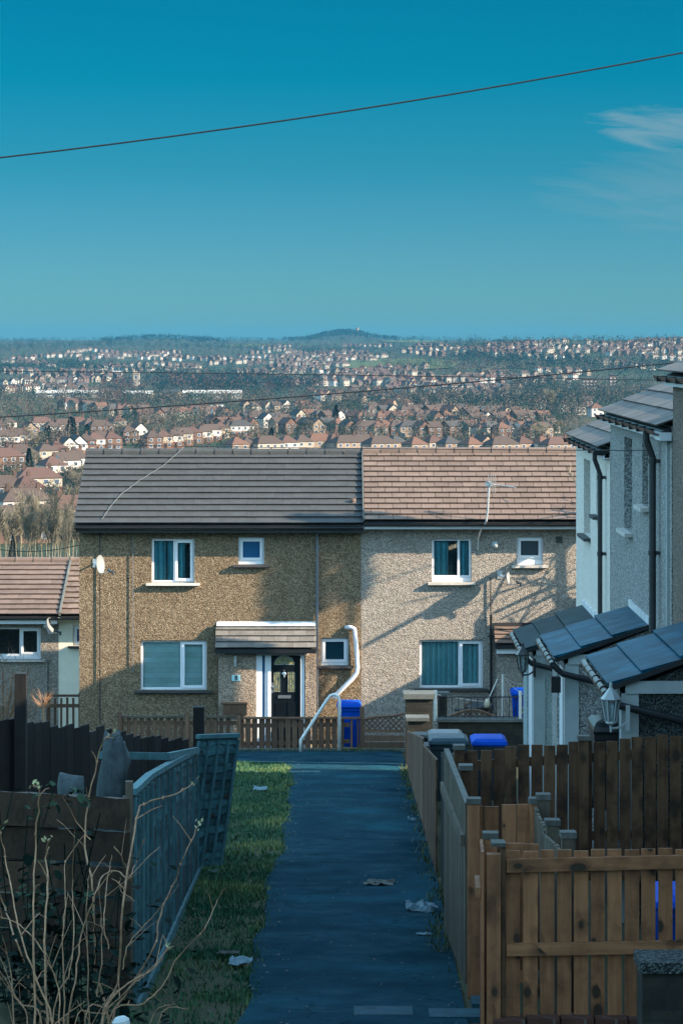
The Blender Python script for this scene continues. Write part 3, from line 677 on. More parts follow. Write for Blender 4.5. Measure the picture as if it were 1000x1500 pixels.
# ------------------------------------------------------------------ terrace on the right, seen along its front
TX = 3.98
def terrace(label, far, near, base, eave, wmat, wins, porch=None, pipes=(), roofm='tile_dark', group='stepped terrace houses on the right'):
    L = far - near
    t = thing('terrace_house', label, 'house', (TX, far, base), R(-90), group)   # local: u runs towards the camera, v into the house, outward is -v
    h = eave - base; dep = 6.2; zr = h + 1.30
    ops = [(far - w[0], far - w[1], w[2] - base, w[3] - base) for w in wins]
    body(t, M[wmat], 0.01, L - .01, 0, dep, -1.6, h, h + 1.2, ops, None, False, .28)
    for w, o in zip(wins, ops):
        window(t, *o, 0, w[4], None, False, sill=w[5], cover='net', dep=.17, sover=.06)
    m = MB(); V = Vector((0, dep / 2 + .16, 1.36)); Ls = V.length
    tile_slope(m, (-.06, -.17, h - .02), (1, 0, 0), V, Ls, L + .06, 9, .42, .018, .028, True)
    m.prism((0, -.12, h - .06), (L - .02, 0, 0), V, (0, .02, -.06), 1)
    m.prism((0, dep + .16, h - .02), (L - .02, 0, 0), (0, -(dep / 2 + .16), 1.36), (0, 0, .05), 0)
    ro = m.build('roof', [M[roofm], M['felt']], t, world=False)
    ridge(ro, (-.05, dep / 2, h + 1.37), (L, dep / 2, h + 1.37), M[roofm], world=False)
    f = MB(); f.box(0, L - .03, -.10, -.07, h - .17, h - .05); f.box(.0, L - .03, -.07, -.002, h - .17, h - .155); f.build('fascia', M['upvc'], t, world=False)
    g = MB(); r = .06; n = 7; k = n + 1
    vs = []
    for x in (-.08, L - .05):
        for rr in (r, r * .85): vs += [(x, -.17 + rr * math.cos(math.pi + math.pi * i / n), h - .05 + rr * math.sin(math.pi + math.pi * i / n)) for i in range(k)]
    fs = []
    for i in range(n): fs += [(i, i + 1, 2 * k + i + 1, 2 * k + i), (k + i, 3 * k + i, 3 * k + i + 1, k + i + 1), (i, k + i, k + i + 1, i + 1)]
    g.add(vs, fs)
    x = .35
    while x < L: g.box(x, x + .03, -.238, -.10, h - .118, h - .05); x += .9
    g.build('gutter', M['black'], t, world=False)
    for (D, zt, zb, r) in pipes:
        p = MB(); u = far - D
        p.tube([(u, -.17, h - .06), (u, -.17, h - .2), (u, -.09, h - .42), (u, -.09, zb - base)], r, 10)
        if r > .03:
            z = h - .5
            while z > zb - base: p.lathe((u, -.09, z), [(r * 1.25, 0), (r * 1.25, .06)], 10); p.box(u - r - .04, u + r + .04, -.05, 0, z + .01, z + .05); z -= 1.15
        p.build('downpipe', M['dark_metal'], t, world=False)
    if porch:
        fD, nD, pj, zh, zl, pm, sheet, trim = porch
        a, b = far - fD, far - nD; zh -= base; zl -= base
        q = MB(); wz = zl - .05; q.box(a + .08, a + .24, -pj, 0, -1.6, wz); q.box(b - .24, b - .08, -pj, -.003, -1.6, wz); q.box(a + .24, a + .9, -pj, -pj + .16, -1.6, wz); q.box(b - .7, b - .24, -pj, -pj + .16, -1.6, wz)
        # sloping cheeks under the roof
        for c in (a + .08, b - .24):
            q.add([(c, -pj, wz), (c, 0, wz), (c, 0, zh - .04), (c + .16, -pj, wz), (c + .16, 0, wz), (c + .16, 0, zh - .04)], [(0, 2, 1), (3, 4, 5), (0, 3, 5, 2), (1, 2, 5, 4), (0, 1, 4, 3)])
        po = q.build('porch', M[pm], t, world=False)
        dr = MB(); dr.box(a + .9, b - .7, -pj + .03, -pj + .09, -1.6, wz - .06); dr.build('porch_door', M['upvc'], po, world=False)
        cb = MB()
        for c in (b - .085,): cb.box(c - .16, c + .012, -pj - .02, -pj - .002, -1.6, wz - .002); cb.box(c + .006, c + .03, -pj - .02, -pj + .16, -1.6, wz - .002)
        cb.build('corner_board', M['paint_white'], po, world=False)
        s = MB(); O = Vector((a, -pj - .14, zl - .02)); V = Vector((0, pj + .13, zh - zl)); Lv = V.length; V.normalize(); N = Vector((0, -V.z, V.y)); n = 3
        for i in range(n):
            s.prism(O + V * (Lv * i / n - (.06 if i else 0)) + N * (.06), Vector((b - a, 0, 0)), V * (Lv / n + .06) - N * .04, N * .03)
        for e in (a - .01, b - .025): s.prism(Vector((e, O.y, O.z)) + N * .0, (.035, 0, 0), V * Lv, N * .055, 1)
        ro = s.build('porch_roof', [M[sheet], M['black']], t, world=False)
        fb = MB(); fb.box(b - .055, b - .03, -pj + .02, -.0, wz - .0, wz + .13); fb.box(a + .05, b - .06, -pj - .06, -pj - .035, wz - .04, zl + .0); fb.build('fascia', M[trim], po, world=False)
        gu = MB(); gu.tube([(a - .05, -pj - .18, zl - .03), (b + .03, -pj - .18, zl - .05)], .045, 10); x = a
        while x < b: gu.tube([(x, -pj - .18, zl - .035), (x + .03, -pj - .18, zl - .035)], .050, 10); x += .45
        gu.tube([(b + .03, -pj - .18, zl - .05), (b + .05, -pj - .06, zl - .16), (b + .06, .0 - .06, zl - .42)], .04, 10); gu.build('gutter', M['black'], ro, world=False)
        lf = MB(); lf.box(a, b, -.03, -.004, zh + .0, zh + .12); lf.build('flashing', M['lead'], ro, world=False)
    return t
tA = terrace('white rendered terrace house with mossy porch roof, farthest of the stepped terrace', 46.4, 40.55, -7.7, -1.58, 'render_white',
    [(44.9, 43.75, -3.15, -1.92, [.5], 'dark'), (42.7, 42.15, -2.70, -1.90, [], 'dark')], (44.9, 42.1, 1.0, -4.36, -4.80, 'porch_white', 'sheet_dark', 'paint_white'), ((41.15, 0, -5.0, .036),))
tB = terrace('grey pebbledashed terrace house with blue grey porch roof, between white and umber neighbours', 40.5, 32.95, -7.0, -1.03, 'peb_grey',
    [(38.5, 37.45, -2.63, -1.34, [.5], 'stone'), (36.2, 35.5, -2.16, -1.34, [], 'stone')], (37.7, 35.2, 1.08, -3.68, -4.12, 'peb_grey', 'solar', 'paint_white'), ((34.2, 0, -4.3, .044),))
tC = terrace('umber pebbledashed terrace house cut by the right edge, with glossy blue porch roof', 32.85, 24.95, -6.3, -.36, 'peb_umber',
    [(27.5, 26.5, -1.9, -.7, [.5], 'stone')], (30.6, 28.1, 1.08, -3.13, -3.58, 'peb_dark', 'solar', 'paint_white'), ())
tD = terrace('pebbledashed terrace house nearest the camera, beyond the right edge', 24.85, 12.0, -5.4, .55, 'peb_grey', [(20, 19, -1, .1, [.5], 'stone')])
# strip of pale corner boards on B
for (tt, u, zt, zb, base) in ((tB, 40.5 - 33.3, -1.2, -7, -7.0),):
    m = MB(); m.box(u, u + .10, -.03, -.002, zb - base, zt - base); m.build('corner_board', M['paint_white'], tt, world=False)
    m = MB(); m.box(u - .25, u + .34, -.14, -.002, zt - base + .0, zt - base + .10); m.build('gutter_end', M['upvc'], tt, world=False)
# unseen blocks added behind the terrace, shaped to shade the front walls and path
def hidden(label, far, near, x, base, eave, chim=None, dep=6.0):
    t = thing('terrace_house', label, 'house', (x, far, base), R(-90)); L = far - near; h = eave - base  # unseen block built for the shade it throws
    body(t, M['peb_brown'], 0, L, 0, dep, -1.5, h, h + .2 * dep, [], None, False)
    m = MB(); e_ = dep / 2 + .25; m.prism((-.05, -.25, h - .05), (L + .1, 0, 0), (0, e_, e_ * .41), (0, 0, .08)); m.prism((-.05, dep + .25, h - .05), (L + .1, 0, 0), (0, -e_, e_ * .41), (0, 0, .08)); ro = m.build('roof', M['tile_dark'], t, world=False)
    for c in chim or []:
        m = MB(); m.box(c[0], c[1], 2.4, 3.2, h + .6, h + c[2]); m.build('chimney', M['brick_red'], ro, world=False)
    return t
hidden('unseen brown block added to shade the brown wall, behind the white rendered terrace house', 59.75, 54.6, 6.2, -9.6, -2.0, None, 1.8)
hidden('unseen lower brown block added to shade the path, behind the white rendered terrace house', 50.3, 47.6, 6.4, -8.9, -2.2, None, 1.8)
ob = thing('shade_block', 'unseen tall brown block added to shade the pale wall, behind the white terrace house', 'shade block', (6.6, 62.3, -9.4))  # unseen block added for its shade on the lower pale wall
m = MB(); m.box(6.3, 8.5, 61.5, 63.2, -9.7, -5.75); m.build('wall', M['wood_picket'], ob); m = MB(); m.box(6.15, 8.7, 61.45, 63.3, -5.75, -5.6); m.build('roof', M['felt'], ob)

# lanterns
def lantern(label, px, py, D, s, mat, side):
    c = P(px, py, D); t = thing('wall_lantern', label, 'lantern', c, 0, 'lanterns on the porches')
    m = MB(); m.lathe(c, [(.10 * s, .11 * s), (.115 * s, .12 * s), (.02 * s, .24 * s), (.018 * s, .29 * s), (.0, .30 * s)], 6); m.lathe(c, [(.055 * s, -.12 * s), (.06 * s, -.14 * s), (.015 * s, -.17 * s), (.01 * s, -.24 * s)], 6)
    for k in range(6):
        a = 2 * math.pi * k / 6; m.tube([c + Vector((.058 * s * math.cos(a), .058 * s * math.sin(a), -.12 * s)), c + Vector((.098 * s * math.cos(a), .098 * s * math.sin(a), .115 * s))], .008 * s, 5)
    m.build('cage', M[mat], t)
    m = MB(); m.lathe(c, [(.05 * s, -.12 * s), (.088 * s, .11 * s)], 6); m.build('lamp_glass', M['lamp_glass'], t)
    m = MB(); m.tube([c + Vector((0, 0, -.2 * s)), c + Vector((side * .1 * s, 0, -.19 * s)), c + Vector((side * .18 * s, 0, -.13 * s))], .014 * s, 6); m.box(c.x + side * .18 * s - .02, c.x + side * .18 * s + .02, c.y - .05, c.y + .05, c.z - .22 * s, c.z + .05 * s); m.build('bracket', M[mat], t)
lantern('black carriage lantern on the corner of the mossy roofed porch', 765, 970, 42.0, 1.0, 'black', 1)
lantern('white carriage lantern with clear glass below the glossy blue porch roof', 894, 1040, 28.0, .95, 'paint_white', 1)
lb_ = MB(); p = P(813, 1002, 35.15); lb_.box(p.x - .06, p.x + .06, p.y - .1, p.y, p.z - .1, p.z + .1); tag(lb_.build('bulkhead_lamp', M['black']), 'small black box lamp on the porch wall below the blue grey roof', 'lamp')

# ------------------------------------------------------------------ fences
def fence(label, a, b, ta, tb, ba, bb, pitch, bw, mat, th=.022, rails=(), side=1, posts=(), posth=.12, cap=None, railmat=None, cat='fence', jit=.012, post_w=.10, gap_seed=0, name='board_fence', group=None, railw=.09, rail_h=None):
    """boards from a to b (x, y); ta..tb top heights, ba..bb bottom heights; rails: fractions; posts: fractions along"""
    A = Vector((a[0], a[1], 0)); B = Vector((b[0], b[1], 0)); d = B - A; L = d.length; d.normalize(); nrm = Vector((d.y, -d.x, 0)) * side
    t = thing(name, label, cat, (a[0], a[1], ba), 0, group)
    m = MB(); n = max(1, int(L / pitch + .3))
    for i in range(n):
        s = i * pitch + rng.uniform(-.002, .002); f = (s + bw / 2) / L; top = lerp(ta, tb, f) + rng.uniform(-jit, jit); bot = lerp(ba, bb, f)
        q = A + d * s; q.z = bot; lean = d * rng.uniform(-.004, .004) * 2
        w = bw * rng.uniform(.96, 1.0)
        m.prism(q + nrm * rng.uniform(0, .004), d * w, nrm * th, Vector((0, 0, top - bot)) + lean)
    m.build('boards', M[mat], t)
    for r in rails:
        m = MB(); za, zb = (lerp(ba, ta, r), lerp(bb, tb, r)); q = A + nrm * (th + .006 if rail_h is None else rail_h); q.z = za - railw / 2
        e = B - A; e.z = zb - za
        m.prism(q, e, nrm * .035, (0, 0, railw)); m.build('rail', M[railmat or ('wood_rail' if mat == 'wood_new' else mat)], t)
    for f in posts:
        q = A + d * (L * f); zt = lerp(ta, tb, f) + posth; zb = lerp(ba, bb, f) - .15; w = post_w
        q2 = q + nrm * (-w - .005)
        m = MB(); m.prism(Vector((q2.x, q2.y, zb)) - d * w / 2, d * w, nrm * w, (0, 0, zt - zb)); po = m.build('post', M[mat], t)
        if cap:
            m = MB(); k = .010; m.prism(Vector((q2.x, q2.y, zt)) - d * (w / 2 + k) - nrm * k, d * (w + 2 * k), nrm * (w + 2 * k), (0, 0, .045)); m.build('cap', M[cap], po)
    return t
# gate panel in front (nearest), with its post
D = 20.0
g1 = thing('timber_gate', 'tan timber gate of knotty upright boards in front of the lower right corner', 'gate', (X(735, D), D, Z(1490, D)))
m = MB(); i = 0
x = X(741, D); pitch = 24.75 * D / F; bw = 21.0 * D / F
for k in range(16):
    jt = rng.uniform(-.006, .006); m.prism((x + pitch * k, D, Z(1489, D)), (bw * rng.uniform(.96, 1.0), 0, 0), (0, .022, 0), (rng.uniform(-.004, .004), 0, Z(1247 - .35 * k, D) - Z(1489, D) + jt))
m.build('boards', M['wood_new'], g1)
for (pa, pb, h) in ((1267, 1264, 19), (1390, 1389, 17.5)):
    m = MB(); m.prism((X(741, D), D - .048, Z(pa + h / 2, D)), (X(741 + 16 * 24.75, D) - X(741, D), 0, Z(pb, D) - Z(pa, D) + .03), (0, .045, 0), (0, 0, h * D / F)); m.build('rail', M['wood_rail'], g1)
D2 = 19.93
ps = thing('gate_post', 'broad knotty gate post with worn grey cap at the left end of the tan gate', 'post', (X(720, D2), D2, Z(1500, D2)))
m = MB(); m.box(X(712.5, D2), X(733, D2), D2, D2 + .09, H(0, D2) - .1, Z(1252, D2)); m.build('board', M['wood_new'], ps)
m = MB(); m.box(X(734.5, D2), X(741, D2), D2 + .06, D2 + .16, H(0, D2) - .1, Z(1243, D2)); m.build('post', M['wood_back'], ps)
m = MB(); m.box(X(720, D2), X(740.5, D2), D2 + .02, D2 + .18, Z(1241.5, D2), Z(1236, D2) ); cp = m.build('cap', M['wood_grey'], ps)
# short side piece from that post away from us
fence('short run of new timber boards seen edge on behind the gate post', (X(709, 19.95), 19.95), (X(707, 20.9), 20.9), Z(1246, 19.95), Z(1230, 20.9), -5.3, -5.4, .125, .12, 'wood_new', posts=(.93,), posth=.02, cap='wood_grey', rails=(.8,), side=-1)
D = 20.95
fence('low cross fence of short boards just behind the gate post', (X(714, D), D), (X(792, D), D), Z(1232, D), Z(1234, D), Z(1420, D), Z(1420, D), .135, .128, 'wood_new', rails=())
# panel end post, the long side panel, cross fence behind
D = 22.9
fence('tall tan fence return facing us beside the path', (X(686, D), D), (X(797, D), D), Z(1180, D), Z(1180, D), Z(1440, D), Z(1440, D), .136, .122, 'wood_new', rails=(.55,), side=-1, posts=(.06, .88), posth=.03, cap='wood_grey')
fence('long weathered timber panel along the right side of the path', (X(685, D) - .0, D), (X(653.5, 27.4), 27.4), Z(1179, D), Z(1099, 27.4), Z(1440, D), Z(1362, 27.4), .098, .095, 'wood_pale', rails=(.8,), side=-1, jit=.004)
tp = MB(); a = Vector((X(685, D), D, Z(1179, D) + .012)); b = Vector((X(653.5, 27.4), 27.4, Z(1099, 27.4) + .012)); tp.bar(a, b, .05, .012); tag(tp.build('fence_capping', M['wood_grey']), 'pale worn capping strip along the top of the long path side panel', 'capping')
# stepped run inside the yard
fence('stepped inner fence of weathered boards behind the cross fence, upper flight', (X(785, 22.85), 22.85), (X(801, 21.75), 21.75), Z(1180, 22.85), Z(1215, 21.75), -5.2, -5.2, .11, .105, 'wood_pale', posts=(.02,), posth=.06, cap='wood_grey', side=1)
fence('stepped inner fence of weathered boards behind the gate, lower flight', (X(797, 21.7), 21.7), (X(822, 20.6), 20.6), Z(1222, 21.7), Z(1243, 20.6), -5.2, -5.2, .11, .105, 'wood_pale', posts=(.05, .95), posth=.08, cap='wood_grey', side=1)
# back fence
D = 27.5
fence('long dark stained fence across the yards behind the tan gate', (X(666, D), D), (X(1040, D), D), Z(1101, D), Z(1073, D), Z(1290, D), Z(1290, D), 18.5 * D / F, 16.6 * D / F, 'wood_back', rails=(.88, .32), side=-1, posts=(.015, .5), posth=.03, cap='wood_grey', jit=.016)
pc = thing('fence_post', 'grey capped post inside the dark stained fence by the path panel', 'post', P(682, 1290, 25.3)); m = MB(); c = P(682, 1128, 25.3); m.box(c.x - .04, c.x + .04, c.y, c.y + .08, -6, c.z); m.build('post', M['wood_back'], pc); m = MB(); m.box(c.x - .065, c.x + .065, c.y - .03, c.y + .11, c.z, c.z + .045); m.build('cap', M['wood_grey'], pc)
# fences beside the path farther off
def xr(D): return right_edge(D) + .02
fence('black weathered fence beside the path before the bins', (xr(32.4) + .05, 32.4), (xr(27.5) + .08, 27.5), Z(1106, 32.4), Z(1106, 27.5) , -6.6, -6.1, .12, .117, 'wood_dark', side=1, jit=.03)
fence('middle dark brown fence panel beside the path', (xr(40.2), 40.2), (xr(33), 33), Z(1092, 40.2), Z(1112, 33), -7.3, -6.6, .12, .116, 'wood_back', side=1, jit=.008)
fence('far brown fence panel beside the path below the brick pier', (xr(53.6), 53.6), (xr(40.6), 40.6), Z(1071, 53.6), Z(1081, 40.6), -8.55, -7.3, .13, .126, 'wood_picket', side=1, jit=.008)
# pier and stepped garden wall
def coped(label, px0, px1, pyt, D, dep, hcap, mat='brick_dark', name='garden_wall', bot=None, group=None):
    t = thing(name, label, 'wall', (X((px0 + px1) / 2, D), D, H(0, D)), 0, group)
    x0, x1, z = X(px0, D), X(px1, D), Z(pyt, D)
    m = MB(); m.box(x0 + .05, x1 - .05, D + .05, D + dep - .05, (bot if bot is not None else H(0, D) - .3), z - hcap); m.build('brickwork', M[mat], t)
    m = MB(); n = max(1, int((x1 - x0) / .75))
    for i in range(n): m.box(lerp(x0, x1, i / n) + .003, lerp(x0, x1, (i + 1) / n) - .003, D, D + dep, z - hcap, z + rng.uniform(0, .004))
    m.build('coping', M['conc'], t); return t
coped('dark brick pier with a broad slab cap at the far end of the path', 590.5, 637, 1017, 55.2, .62, .10, name='brick_pier')
coped('dark brick wall between the pier and the railing', 638, 658, 1015, 56.6, .3, .06)
coped('low dark brick wall under the iron railing of the pale house yard', 639, 790, 1054, 56.2, .32, .055)
coped('stepped wall cap below the pier, upper step', 594, 629, 1052, 53.0, .5, .06, bot=-8.6)
coped('stepped wall cap below the pier, middle step', 605, 630, 1077, 50.2, .45, .05, bot=-8.4)
coped('stepped wall cap above the bins, lowest step', 613, 634, 1093, 47.4, .5, .05, bot=-8.1)
# iron railing on the yard wall
D = 56.35; rl = thing('iron_railing', 'thin black iron railing on the low dark brick wall', 'railing', P(700, 1054, D))
m = MB(); m.tube([P(638, 1021, D), P(768, 1021, D)], .014, 6); m.tube([P(638, 1050, D), P(768, 1050, D)], .012, 6); m.build('rail', M['black'], rl)
m = MB()
for k in range(14): m.tube([P(643 + k * 9.3, 1021, D), P(643 + k * 9.3, 1054, D)], .008, 5)
m.build('bars', M['black'], rl)
for px, top in ((637.5, 1011), (761.5, 1012)):
    m = MB(); a, b = P(px, top, D), P(px, 1056, D); m.tube([a, b], .035, 8); m.build('post', M['rail_steel'], rl)
# washing line pole and ropes
D = 58.5; wpz_ = thing('washing_pole', 'slim pale washing line pole behind the iron railing', 'pole', P(736, 1056, D)); m = MB(); m.tube([P(736, 988, D), P(736, 1060, D)], .028, 8); m.build('pole', M['rail_steel'], wpz_)
m = MB()
for px, py in ((769, 1003), (752, 1060), (770, 1020)): m.tube([P(736, 991, D), P((736 + px) / 2, (991 + py) / 2 + 3, D), P(px, py, D)], .007, 5)
m.build('rope', M['sill'], wpz_)
ln = MB(); ln.tube([P(637, 1017, 56.4), P(660, 1021, 57), P(690, 1026, 57.6), P(711, 1028, 58), P(716, 1022, 58.1), P(728, 995, 58.4)], .012, 6); tag(ln.build('washing_line', M['sill']), 'sagging pale washing line with a peg bag above the iron railing', 'rope')
pb = MB(); pb.lathe(P(713, 1030, 58), [(.0, -.11), (.06, -.09), (.085, -.03), (.06, .04), (.02, .09)], 12); tag(pb.build('peg_bag', M['toy'], smooth=True), 'small pale round peg bag hanging on the washing line', 'bag')
# arched trellis tops behind the railing and by the bin
def trellis(label, px0, px1, D, base, mid, ends, bottom, cat='trellis', ymid=None):
    t = thing('lattice_trellis', label, cat, P((px0 + px1) / 2, bottom, D), 0, 'lattice trellis panels')
    x0, x1 = X(px0, D), X(px1, D); n = 14
    top = [(lerp(x0, x1, k / n), Z(ends + (mid - ends) * (math.sin(math.pi * k / n) ** 1.5 if ymid is None else k / n + .12 * math.sin(2 * math.pi * k / n)), D)) for k in range(n + 1)]
    def ztop(x): return interp(top, x)
    zb = Z(base, D)
    m = MB(); m.tube([(x, D, z) for x, z in top], .035, 6); m.build('top_rail', M['wood_picket'], t)
    m = MB(); m.bar((x0, D, zb), (x1, D, zb), .05, .05)
    m.build('bottom_rail', M['wood_picket'], t)
    m = MB(); s = .12
    for sg in (1, -1):
        x = x0 - 1.0
        while x < x1 + 1.0:
            pts = [];
            for k in range(40):
                q = k / 39 * 1.2; xx = x + sg * q; zz = zb + q
                if x0 <= xx <= x1 and zz <= ztop(xx): pts.append(Vector((xx, D + .012 * sg, zz)))
            if len(pts) > 1: m.bar(pts[0], pts[-1], .028, .012, (0, 1, 0))
            x += s
    m.build('lattice', M['wood_picket'], t)
    m = MB(); zz = zb - .10
    while zz > Z(bottom, D) - .1: m.box(x0, x1, D - .01, D + .012, zz - .12, zz); zz -= .15
    m.build('boards', M['wood_picket'], t)
    return t
trellis('arched wooden trellis behind the iron railing', 640, 742, 59.5, 1058, 1040, 1056, 1075)
trellis('lattice trellis with curved top between the blue bin and the brick pier', 532, 592, 61.6, 1071, 1045, 1054, 1096, ymid=1)
# black barbecue behind the railing
bq = thing('barbecue', 'black covered barbecue under the ground floor window of the pale house', 'barbecue', P(700, 1070, 60.8)); m = MB()
m.lathe(P(701, 1040, 60.8), [(.30, 0), (.34, .05), (.33, .12), (.22, .2), (.05, .235), (0, .24)], 18); m.build('lid', M['black'], bq, smooth=True); m = MB()
for sx in (-1, 1):
    for sy in (-1, 1): m.tube([P(701, 1041, 60.8) + Vector((.2 * sx, .15 * sy, 0)), Vector((X(701, 60.8) + .28 * sx, 60.8 + .2 * sy, -9.35))], .018, 6)
m.build('legs', M['dark_metal'], bq); m = MB(); q = P(701, 1040, 60.8); m.box(q.x - .55, q.x - .34, q.y - .15, q.y + .15, q.z - .01, q.z + .02); m.build('side_shelf', M['black'], bq)
# picket fences of the brown house
D = 61.75
fence('brown picket fence in front of the black door', (X(350, D), D), (X(512, D), D), Z(1053.5, D), Z(1053.5, D), Z(1103, D), Z(1097, D), .150, .118, 'wood_picket', rails=(.80, .25), side=-1, posts=(.0,), posth=.08, jit=.006, post_w=.09, group='brown picket fences')
tr = MB(); tr.box(X(348, D), X(527, D), D - .05, D + .06, Z(1053, D), Z(1050.5, D)); tag(tr.build('fence_handrail', M['wood_picket']), 'flat brown top rail over the picket fence at the black door', 'rail')
fence('open brown picket fence beside the blue bin at the steel handrail', (X(513, D), D + .03), (X(531, D), D + .03), Z(1054, D), Z(1054, D), Z(1095, D), Z(1095, D), .15, .05, 'wood_picket', rails=(), posts=(.95,), posth=.28, jit=.004, group='brown picket fences')
D = 61.9
fence('shaded picket fence below the large blinded window', (X(176, D), D), (X(347, D), D), Z(1052, D), Z(1052, D), -9.75, -9.7, .15, .09, 'wood_picket', rails=(.9, .3), side=-1, posts=(.0, .575), posth=.16, jit=.004, post_w=.09, group='brown picket fences')
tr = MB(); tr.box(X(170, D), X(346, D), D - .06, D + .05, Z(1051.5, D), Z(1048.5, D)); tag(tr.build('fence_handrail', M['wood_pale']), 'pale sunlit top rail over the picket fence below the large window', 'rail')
D = 70.2
fence('brown railing beside the low cream house', (X(70, D), D), (X(118, D), D), Z(1022, D), Z(1022, D), -10.5, -10.5, .16, .06, 'wood_picket', rails=(.85,), posts=(.02, 1.0), posth=.12, group='brown picket fences')
tr = MB(); tr.box(X(68, D), X(121, D), D - .05, D + .05, Z(1020.5, D), Z(1017.5, D)); tag(tr.build('fence_handrail', M['wood_picket']), 'brown top rail over the railing at the low cream house', 'rail')
# steel handrail at the fence
D = 61.1; hr = thing('handrail', 'bent pale steel handrail standing at the picket fence by the blue bin', 'handrail', P(470, 1095, D)); m = MB()
m.tube([P(440.5, 1101, D), P(440.5, 1084, D), P(444, 1079, D), P(479, 1025, D), P(484, 1019, D), P(490, 1017, D), P(495, 1020, D), P(497, 1027, D), P(497, 1099, D)], .038, 10); m.build('rail', M['rail_steel'], hr, smooth=True)
# bins
def wheelie(label, px, pyt, D, w, h, bmat, lmat, base=None, ry=0):
    x = X(px, D); zt = Z(pyt, D); zb = zt - h if base is None else base
    t = thing('wheelie_bin', label, 'wheelie bin', (x, D, zb), ry, 'wheelie bins'); hh = zt - zb - .12; w2 = w / 2
    m = MB(); n = [(-w2 * .78, -.24), (w2 * .78, -.24), (w2 * .78, .22), (-w2 * .78, .22)]; u = [(-w2 * .96, -.31), (w2 * .96, -.31), (w2 * .96, .31), (-w2 * .96, .31)]
    m.add([(a, b, .06) for a, b in n] + [(a, b, hh) for a, b in u], [(3, 2, 1, 0), (4, 5, 6, 7), (0, 1, 5, 4), (1, 2, 6, 5), (2, 3, 7, 6), (3, 0, 4, 7)])
    m.box(-w2, w2, -.34, .34, hh - .06, hh)
    for k in (-.45, 0, .45):
        m.prism((k * w - .02, -.265, .12), (.04, 0, 0), (0, .03, 0), (0, -.062, hh - .3))
    m.build('body', M[bmat], t, world=False)
    m = MB(); cs = []
    for (s, z) in ((1.0, hh + .004), (1.04, hh + .03), (1.0, hh + .075), (.8, hh + .115), (.3, hh + .13)):
        cs.append([(-w2 * s * 1.04, -.37 * s, z), (w2 * s * 1.04, -.37 * s, z), (w2 * s * 1.04, .36 * s, z), (-w2 * s * 1.04, .36 * s, z)])
    vs = [p for c in cs for p in c]; fs = [(3, 2, 1, 0), tuple(range(len(vs) - 4, len(vs)))]
    for i in range(len(cs) - 1):
        for k in range(4): a, b = i * 4 + k, i * 4 + (k + 1) % 4; fs.append((a, b, b + 4, a + 4))
    m.add(vs, fs); l = m.build('lid', M[lmat], t, world=False)
    m = MB(); m.tube([(-w2 * .7, .40, hh + .02), (w2 * .7, .40, hh + .02)], .02, 8); m.build('handle', M[bmat], t, world=False)
    for s in (-1, 1):
        m = MB(); m.lathe((s * w2 * .8, .26, .10), [(.10, -.025), (.10, .025)], 14, (1, 0, 0)); m.build('wheel', M['black'], t, world=False)
    return t
wheelie('bright blue wheelie bin beside the steel handrail at the brown house', 511, 1027, 62.4, .52, 1.08, 'bin_blue', 'bin_blue')
wb = wheelie('blue wheelie bin with a pale ring mark against the porch of the pale house', 767, 1009, 61.2, .55, 1.05, 'bin_blue', 'bin_blue')
m = MB(); m.lathe((.0, -.335, .62), [(.09, 0), (.09, .012), (.065, .012), (.065, 0)], 16, (0, -1, 0)); m.build('emblem', M['sill'], wb, world=False)
wheelie('blue lidded wheelie bin behind the dark stained fence', 715, 1078, 44.6, .54, 1.08, 'bin_grey', 'bin_blue')
wheelie('dark wheelie bin with pale glossy lid behind the fence corner', 656, 1077, 43.8, .60, 1.08, 'bin_grey', 'bin_lid')
wheelie('dark lidded wheelie bin farthest back in the group of three bins', 652, 1071, 46.5, .56, 1.1, 'bin_grey', 'bin_grey')
wheelie('blue wheelie bin glimpsed between the boards of the tan gate', 1006, 1300, 22.2, .56, 1.08, 'bin_blue', 'bin_blue')
wheelie('black wheelie bin beside the white carriage lantern', 886, 1052, 29.0, .3, 1.0, 'black', 'black')
# brick pier in the corner and brick course under the gate
D = 18.6
cw = thing('brick_pier', 'squat dark brick pier with rough stone cap in the lower right corner', 'pier', (X(975, D), D, H(0, D)))
m = MB(); m.box(X(940, D), X(1060, D), D, D + .35, H(0, D) - .2, Z(1425, D)); m.build('brickwork', M['brick_dark'], cw)
m = MB(); m.box(X(936, D), X(1064, D), D - .03, D + .38, Z(1425, D), Z(1409, D)); m.build('cap', M['peb_dark'], cw)
D = 19.9
bc = thing('brick_plinth', 'low red brick plinth under the tan gate', 'plinth', (X(850, D), D, H(0, D))); m = MB(); x = X(722, D)
while x < X(950, D): m.box(x, x + .235, D - .03, D + .17, H(0, D) - .2, Z(1491, D) - rng.uniform(.0, .012)); x += .247
m.build('bricks', M['brick_red'], bc)
